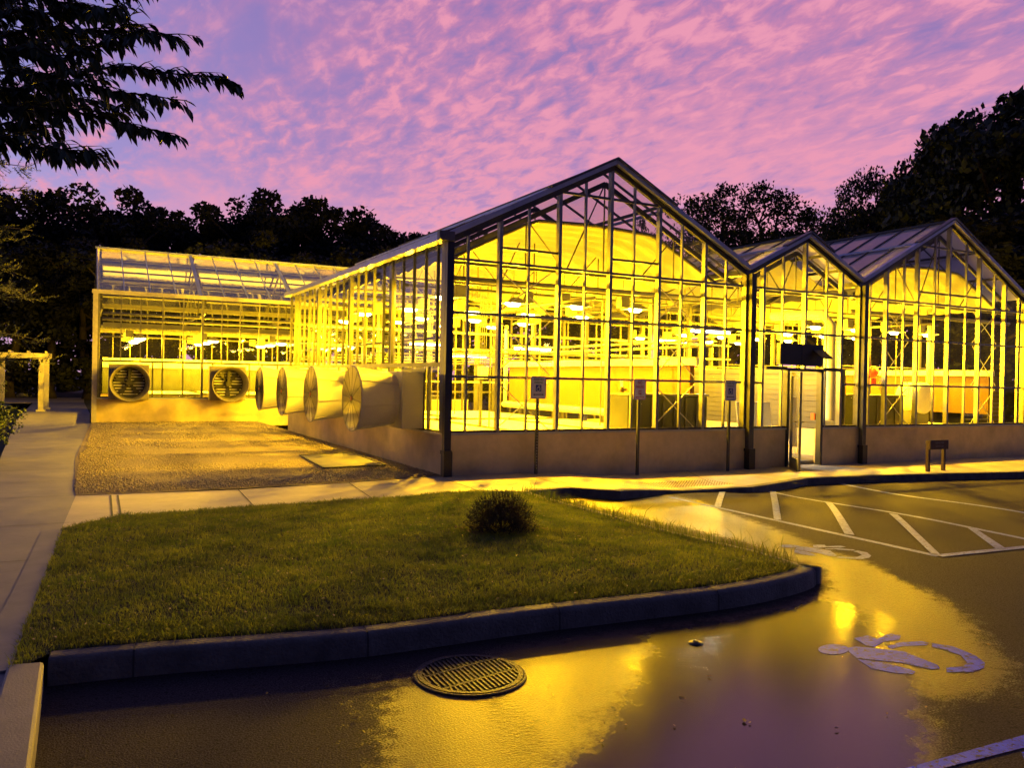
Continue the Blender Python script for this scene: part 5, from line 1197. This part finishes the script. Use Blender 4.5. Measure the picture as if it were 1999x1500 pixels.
rt = [('e', 1650, 430, 52, 'dark broad tree low behind the middle gable ridge', .6), ('d', 1700, 322, 50, 'spreading airy tree between the locust pair and the dark mass', .62), ('e', 1800, 300, 48, 'dark broad tree behind the ridge of the right gable', .62), ('e', 1880, 230, 46, 'tall dark tree right of the right gable ridge', .8), ('e', 1960, 196, 45, 'tallest dark tree at the upper right frame edge', .9), ('e', 2060, 205, 44, 'dark tree cut by the right frame edge', .9), ('b', 1700, 440, 44, 'lower dark tree close behind the right gable roof', 1.3), ('a', 1820, 420, 42, 'lower dark tree behind the right end of the right gable', 1.4), ('c', 1950, 400, 40, 'lower dark tree beside the right gable slope', 1.6), ('b', 1400, 492, 48, 'low dark tree just behind the glass roofs in the middle', 1.2), ('a', 1560, 490, 48, 'low dark tree behind the middle gable', 1.2)]
for k, px, py, D, lb, ws in rt: tree(k, px, py, D, lb, ws, GRT)

for i, (px, py) in enumerate(((890, 520), (980, 500), (1080, 505), (1180, 495), (1290, 490), (1440, 500), (1600, 500))):
    tree('abc'[i % 3], px, py, 42, 'dark tree seen through the greenhouse glass, %s' % ('just right of the corner post', 'left of the reserved parking sign', 'above the first reserved parking sign', 'under the ridge of the large gable', 'above the middle sign', 'above the second downspout', 'above the door')[i], 1.5, GRT)
# foreground cherry tree, trunk outside the frame on the left
ct = thing('cherry_tree', 'leafy tree reaching long leafy branches into the upper left corner', 'tree', (-3.2, 3.6, .1))
rg = np.random.default_rng(21); br = MB(); leaves_v = []; leaves_f = []
tb = Vector((-3.2, 3.6, 0)); 
tk = [tb+Vector((0, 0, -.1)), tb+Vector((.02, 0, .8)), tb+Vector((.1, .08, 2.2)), tb+Vector((.25, .1, 3.6)), tb+Vector((.3, .2, 5.6))]
mbk = MB(); mbk.tube(tk, [.17, .13, .11, .08, .02], 12); mbk.build('trunk', M['bark'], ct, True)
def leaf(p, d, L_, wn):
    """pointed oval leaf with a fold, from p along d"""
    d = d.normalized(); side = d.cross(wn)
    if side.length < .1: side = d.cross(Vector((1, 0, 0)))
    side.normalize(); nrm = side.cross(d); o = len(leaves_v)
    cs_ = [(0, 0), (.18, .13), (.42, .20), (.68, .155), (.88, .055), (1, 0)]
    sag = .14*L_
    for u, v in cs_: 
        c = p+d*L_*u-Vector((0, 0, 1))*sag*u*u
        leaves_v.append(tuple(c+side*v*L_+nrm*v*.35*L_)); leaves_v.append(tuple(c)); leaves_v.append(tuple(c-side*v*L_+nrm*v*.35*L_))
    for i in range(5):
        a = o+i*3; leaves_f.append((a, a+1, a+4, a+3)); leaves_f.append((a+1, a+2, a+5, a+4))
def twig(pts, r0, spacing, size):
    tot_ = 0
    for a, b in zip(pts[:-1], pts[1:]):
        Ls = (b-a).length; k = max(1, int(Ls/spacing)); d = (b-a).normalized()
        for i in range(k):
            p = a.lerp(b, (i+rg.uniform(0, 1))/k); sd = d.cross(Vector((0, 0, 1))).normalized()*(1 if rg.random() < .5 else -1)
            dd = d*rg.uniform(.3, 1.0)+sd*rg.uniform(-.2, .9)+Vector((0, 0, rg.uniform(-1.25, -.1))); leaf(p, dd, size*rg.uniform(.65, 1.15), Vector((rg.uniform(-.4, .4), rg.uniform(-.4, .4), 1)))
    br.tube(pts, [r0*(1-.8*i/(len(pts)-1)) for i in range(len(pts))], 6)
# each branch: image points of the photograph taken back to a distance of 4.3-5.2 m
BR = [([(-160, 60), (40, 30), (150, 25), (240, 8)], 4.6), ([(-160, 110), (60, 60), (190, 62), (270, 58), (350, 72)], 4.8), ([(-160, 90), (20, 95), (120, 110), (200, 85), (300, 60)], 4.4), ([(-180, 150), (0, 140), (130, 145), (240, 130), (350, 140), (470, 166)], 5.0),
      ([(-180, 180), (0, 175), (120, 165), (250, 180), (365, 196)], 4.7), ([(-180, 210), (0, 205), (130, 218), (230, 232), (350, 268)], 4.6), ([(-180, 200), (20, 190), (100, 190), (200, 200), (290, 215)], 5.2), ([(-180, 260), (-40, 262), (60, 280), (120, 292), (187, 302)], 4.5),
      ([(-160, -20), (40, -10), (140, 5), (230, 25)], 4.9), ([(-160, 20), (20, 10), (90, 50), (160, 100)], 5.3), ([(-160, 60), (0, 110), (80, 160), (140, 190)], 5.4), ([(-160, 240), (-30, 235), (40, 245), (90, 250)], 4.9), ([(-160, 40), (-20, 60), (60, 75), (120, 80)], 5.1), ([(-160, -60), (20, -40), (120, -30), (260, -25)], 4.7),([(-180, 130), (-40, 150), (40, 215), (70, 225)], 5.3)]
for pts, D in BR:
    P3 = [PD(x, y, D+.15*math.sin(i*1.3+x)) for i, (x, y) in enumerate(pts)]
    root = tb+Vector((.2, .1, P3[0].z*.85)); root = Vector((root.x, root.y, min(5.2, max(2.2, P3[0].z-.3))))
    sm_ = []
    full = P3
    for i in range(len(full)-1):
        for k in range(4): sm_.append(full[i].lerp(full[i+1], k/4)+Vector((rg.normal()*.01, rg.normal()*.01, rg.normal()*.012)))
    sm_.append(full[-1]); br.tube([root, root.lerp(full[0], .5)+Vector((0, 0, .1)), full[0]], [.03, .022, .016], 7)
    twig(sm_, .014, .024, .098)
    for j in range(1, len(sm_)-1):
        for q in range(4 if j < len(sm_)*.62 else 3):
            d = (sm_[j+1]-sm_[j]).normalized(); L_ = rg.uniform(.12, .34)*(1-.6*j/len(sm_)); e = sm_[j]+d*L_*.9+Vector((rg.uniform(-1, 1), rg.uniform(-1, 1), rg.uniform(-.55, .45)))*L_*.55
            twig([sm_[j], sm_[j].lerp(e, .5)+Vector((0, 0, .01)), e], .005, .030, .088)
br.build('branches', M['bark'], ct, True)
lf = MB(); lf.v = leaves_v; lf.f = leaves_f; lf.build('foliage', M['leaf'], ct)

# spruce shoots: needle sprays
def sprays(name, shoots, m, parent, nl, wd, per, rgs):
    """shoots: (base, dir, length)"""
    V = []; 
    for b_, d, L_ in shoots:
        n = max(6, int(L_*per)); t_ = rgs.uniform(0, 1, n)[:, None]; b0 = np.array(b_); dv = np.array(d); dv = dv/np.linalg.norm(dv)
        p = b0+dv*t_*L_; q = rgs.normal(size=(n, 3)); q -= (q@dv)[:, None]*dv; q /= np.linalg.norm(q, axis=1)[:, None]
        nd_ = q*.8+dv*.6; e = p+nd_*nl*rgs.uniform(.6, 1.1, (n, 1)); s = np.cross(nd_, dv); s /= (np.linalg.norm(s, axis=1)[:, None]+1e-9)
        V.append(np.stack([p-s*wd, p+s*wd, e], 1))
        # stem
        e2 = b0+dv*L_; sd = np.cross(dv, [0, 0, 1.0]); sd = sd/(np.linalg.norm(sd)+1e-9)*wd*1.5
        V.append(np.array([[b0-sd, b0+sd, e2]]))
    V = np.concatenate(V); n = len(V); return npmesh(name, V.reshape(-1, 3), np.arange(n*3).reshape(n, 3), m, parent)
bp_ = at(978, 1032, .2); bush = thing('spruce_bush', 'low rounded dark spruce bush on the lawn of the island', 'bush', (bp_.x, bp_.y, .2))
rgs = np.random.default_rng(5); sh = []
for i in range(2600):
    u = rgs.uniform(0, 1); th = rgs.uniform(0, 6.28); ph = math.acos(1-u*1.02); rad = rgs.uniform(.45, 1.0)
    d = np.array([math.sin(ph)*math.cos(th), math.sin(ph)*math.sin(th), math.cos(ph)]); p = np.array([bp_.x, bp_.y, .2])+d*rad*np.array([.36, .36, .36])
    dd = d*.9+np.array([0, 0, .4])+rgs.normal(size=3)*.35; sh.append((p, dd, rgs.uniform(.04, .085)))
sh.append((np.array([bp_.x, bp_.y, .45]), np.array([0, 0, 1.]), .16))
sprays('foliage', sh, M['spruce'], bush, .017, .0024, 260, rgs)
mb = MB(); mb.tube([(bp_.x, bp_.y, .15), (bp_.x, bp_.y, .42)], [.02, .008], 7); mb.build('stem', M['bark'], bush)
# bark mulch by the bush
def chips(rg, n):
    a = rg.uniform(0, 6.28, n); l = rg.uniform(.008, .022, n); w_ = l*.35; dx, dy = np.cos(a), np.sin(a); z = rg.uniform(.012, .03, n)
    V = np.stack([np.stack([-dx*l, -dy*l, z], -1), np.stack([dy*w_, -dx*w_, z+.004], -1), np.stack([dx*l, dy*l, z], -1), np.stack([-dy*w_, dx*w_, z+.004], -1)], 1); return V, np.array([(0, 1, 2, 3)])
M['mulch'] = mat('bark_mulch', (.12, .055, .03), .8, 0, 25, .5)
tag(scatter('fallen_leaves', lp, 420, chips, M['litter2'], lambda x, y: zlf(x, y)+.02, 22), 'small pale fallen leaves sprinkled over the lawn', 'leaves', kind='stuff')
tag(scatter('mulch', [(bp_.x-.42, bp_.y-.25), (bp_.x+.45, bp_.y-.25), (bp_.x+.45, bp_.y+.3), (bp_.x-.42, bp_.y+.3)], 900, chips, M['mulch'], zlf, 12), 'brown bark chips on the lawn round the spruce bush', 'mulch', kind='stuff')

# left edge spruce: branches reaching in
st = thing('spruce_tree', 'spruce with drooping needled branches at the left frame edge', 'tree', (-4.6, 8.5, .1))
tp = PD(-110, 700, 8.5); st.location = (tp.x, tp.y, .1)
mb = MB(); mb.tube([(tp.x, tp.y, 0), (tp.x, tp.y, 3), (tp.x, tp.y, 5.2)], [.13, .08, .02], 9); mb.build('trunk', M['bark'], st, True)
sh = []; bm_ = MB(); rgs = np.random.default_rng(31)
for i in range(46):
    z = 1.85+i*.052; L0 = (1.0-.45*max(0, (z-1.8)/4.0))*rgs.uniform(.75, 1.1)*.82+.1; th = i*2.4+rgs.uniform(-.2, .2)
    d = np.array([math.cos(th), math.sin(th), rgs.uniform(-.25, .1)]); b0 = np.array([tp.x, tp.y, z]); bm_.tube([b0, b0+d*L0*.5, b0+d*L0+np.array([0, 0, .05])], [.014, .009, .003], 5)
    for k in range(26):
        f = rgs.uniform(.25, 1); p = b0+d*L0*f; q = d*.9+rgs.normal(size=3)*.55+np.array([0, 0, .15]); sh.append((p, q, rgs.uniform(.10, .24)))
bm_.build('branches', M['bark'], st, True)
sprays('foliage', sh, M['spruce3'], st, .030, .0032, 230, rgs)
# low shrubs at left edge
def shrub(px, py, D, h, r, label, seed, m='spruce2', nl=1500):
    p = PD(px, py, D); rg_ = np.random.default_rng(seed); t = thing('shrub', label, 'shrub', (p.x, p.y, .12), 'shrubs along the left walk')
    cs = []; rs = []; mb = MB()
    for i in range(16):
        a = rg_.uniform(0, 6.28); e = Vector((p.x+math.cos(a)*r*rg_.uniform(.2, 1), p.y+math.sin(a)*r*rg_.uniform(.2, 1), .12+h*rg_.uniform(.35, 1))); mb.tube([(p.x, p.y, .1), ((p.x+e.x)/2, (p.y+e.y)/2, e.z*.6), e], [.012, .008, .003], 5); cs.append(tuple(e)); rs.append(r*.32)
    mb.build('stems', M['bark'], t); V, F_ = leafcloud(rg_, cs, rs, nl//16, .055, .8); npmesh('foliage', V, F_, M[m], t)
shrub(-30, 860, 14.5, .95, .62, 'leafy shrub at the left edge below the spruce branches', 41); shrub(-70, 800, 22, 1.3, .9, 'taller shrub in front of the pergola post at the left edge', 42)
M['shrubleaf'] = M['spruce2']
print('objects', len(bpy.data.objects), 'polys', sum(len(m.polygons) for m in bpy.data.meshes))
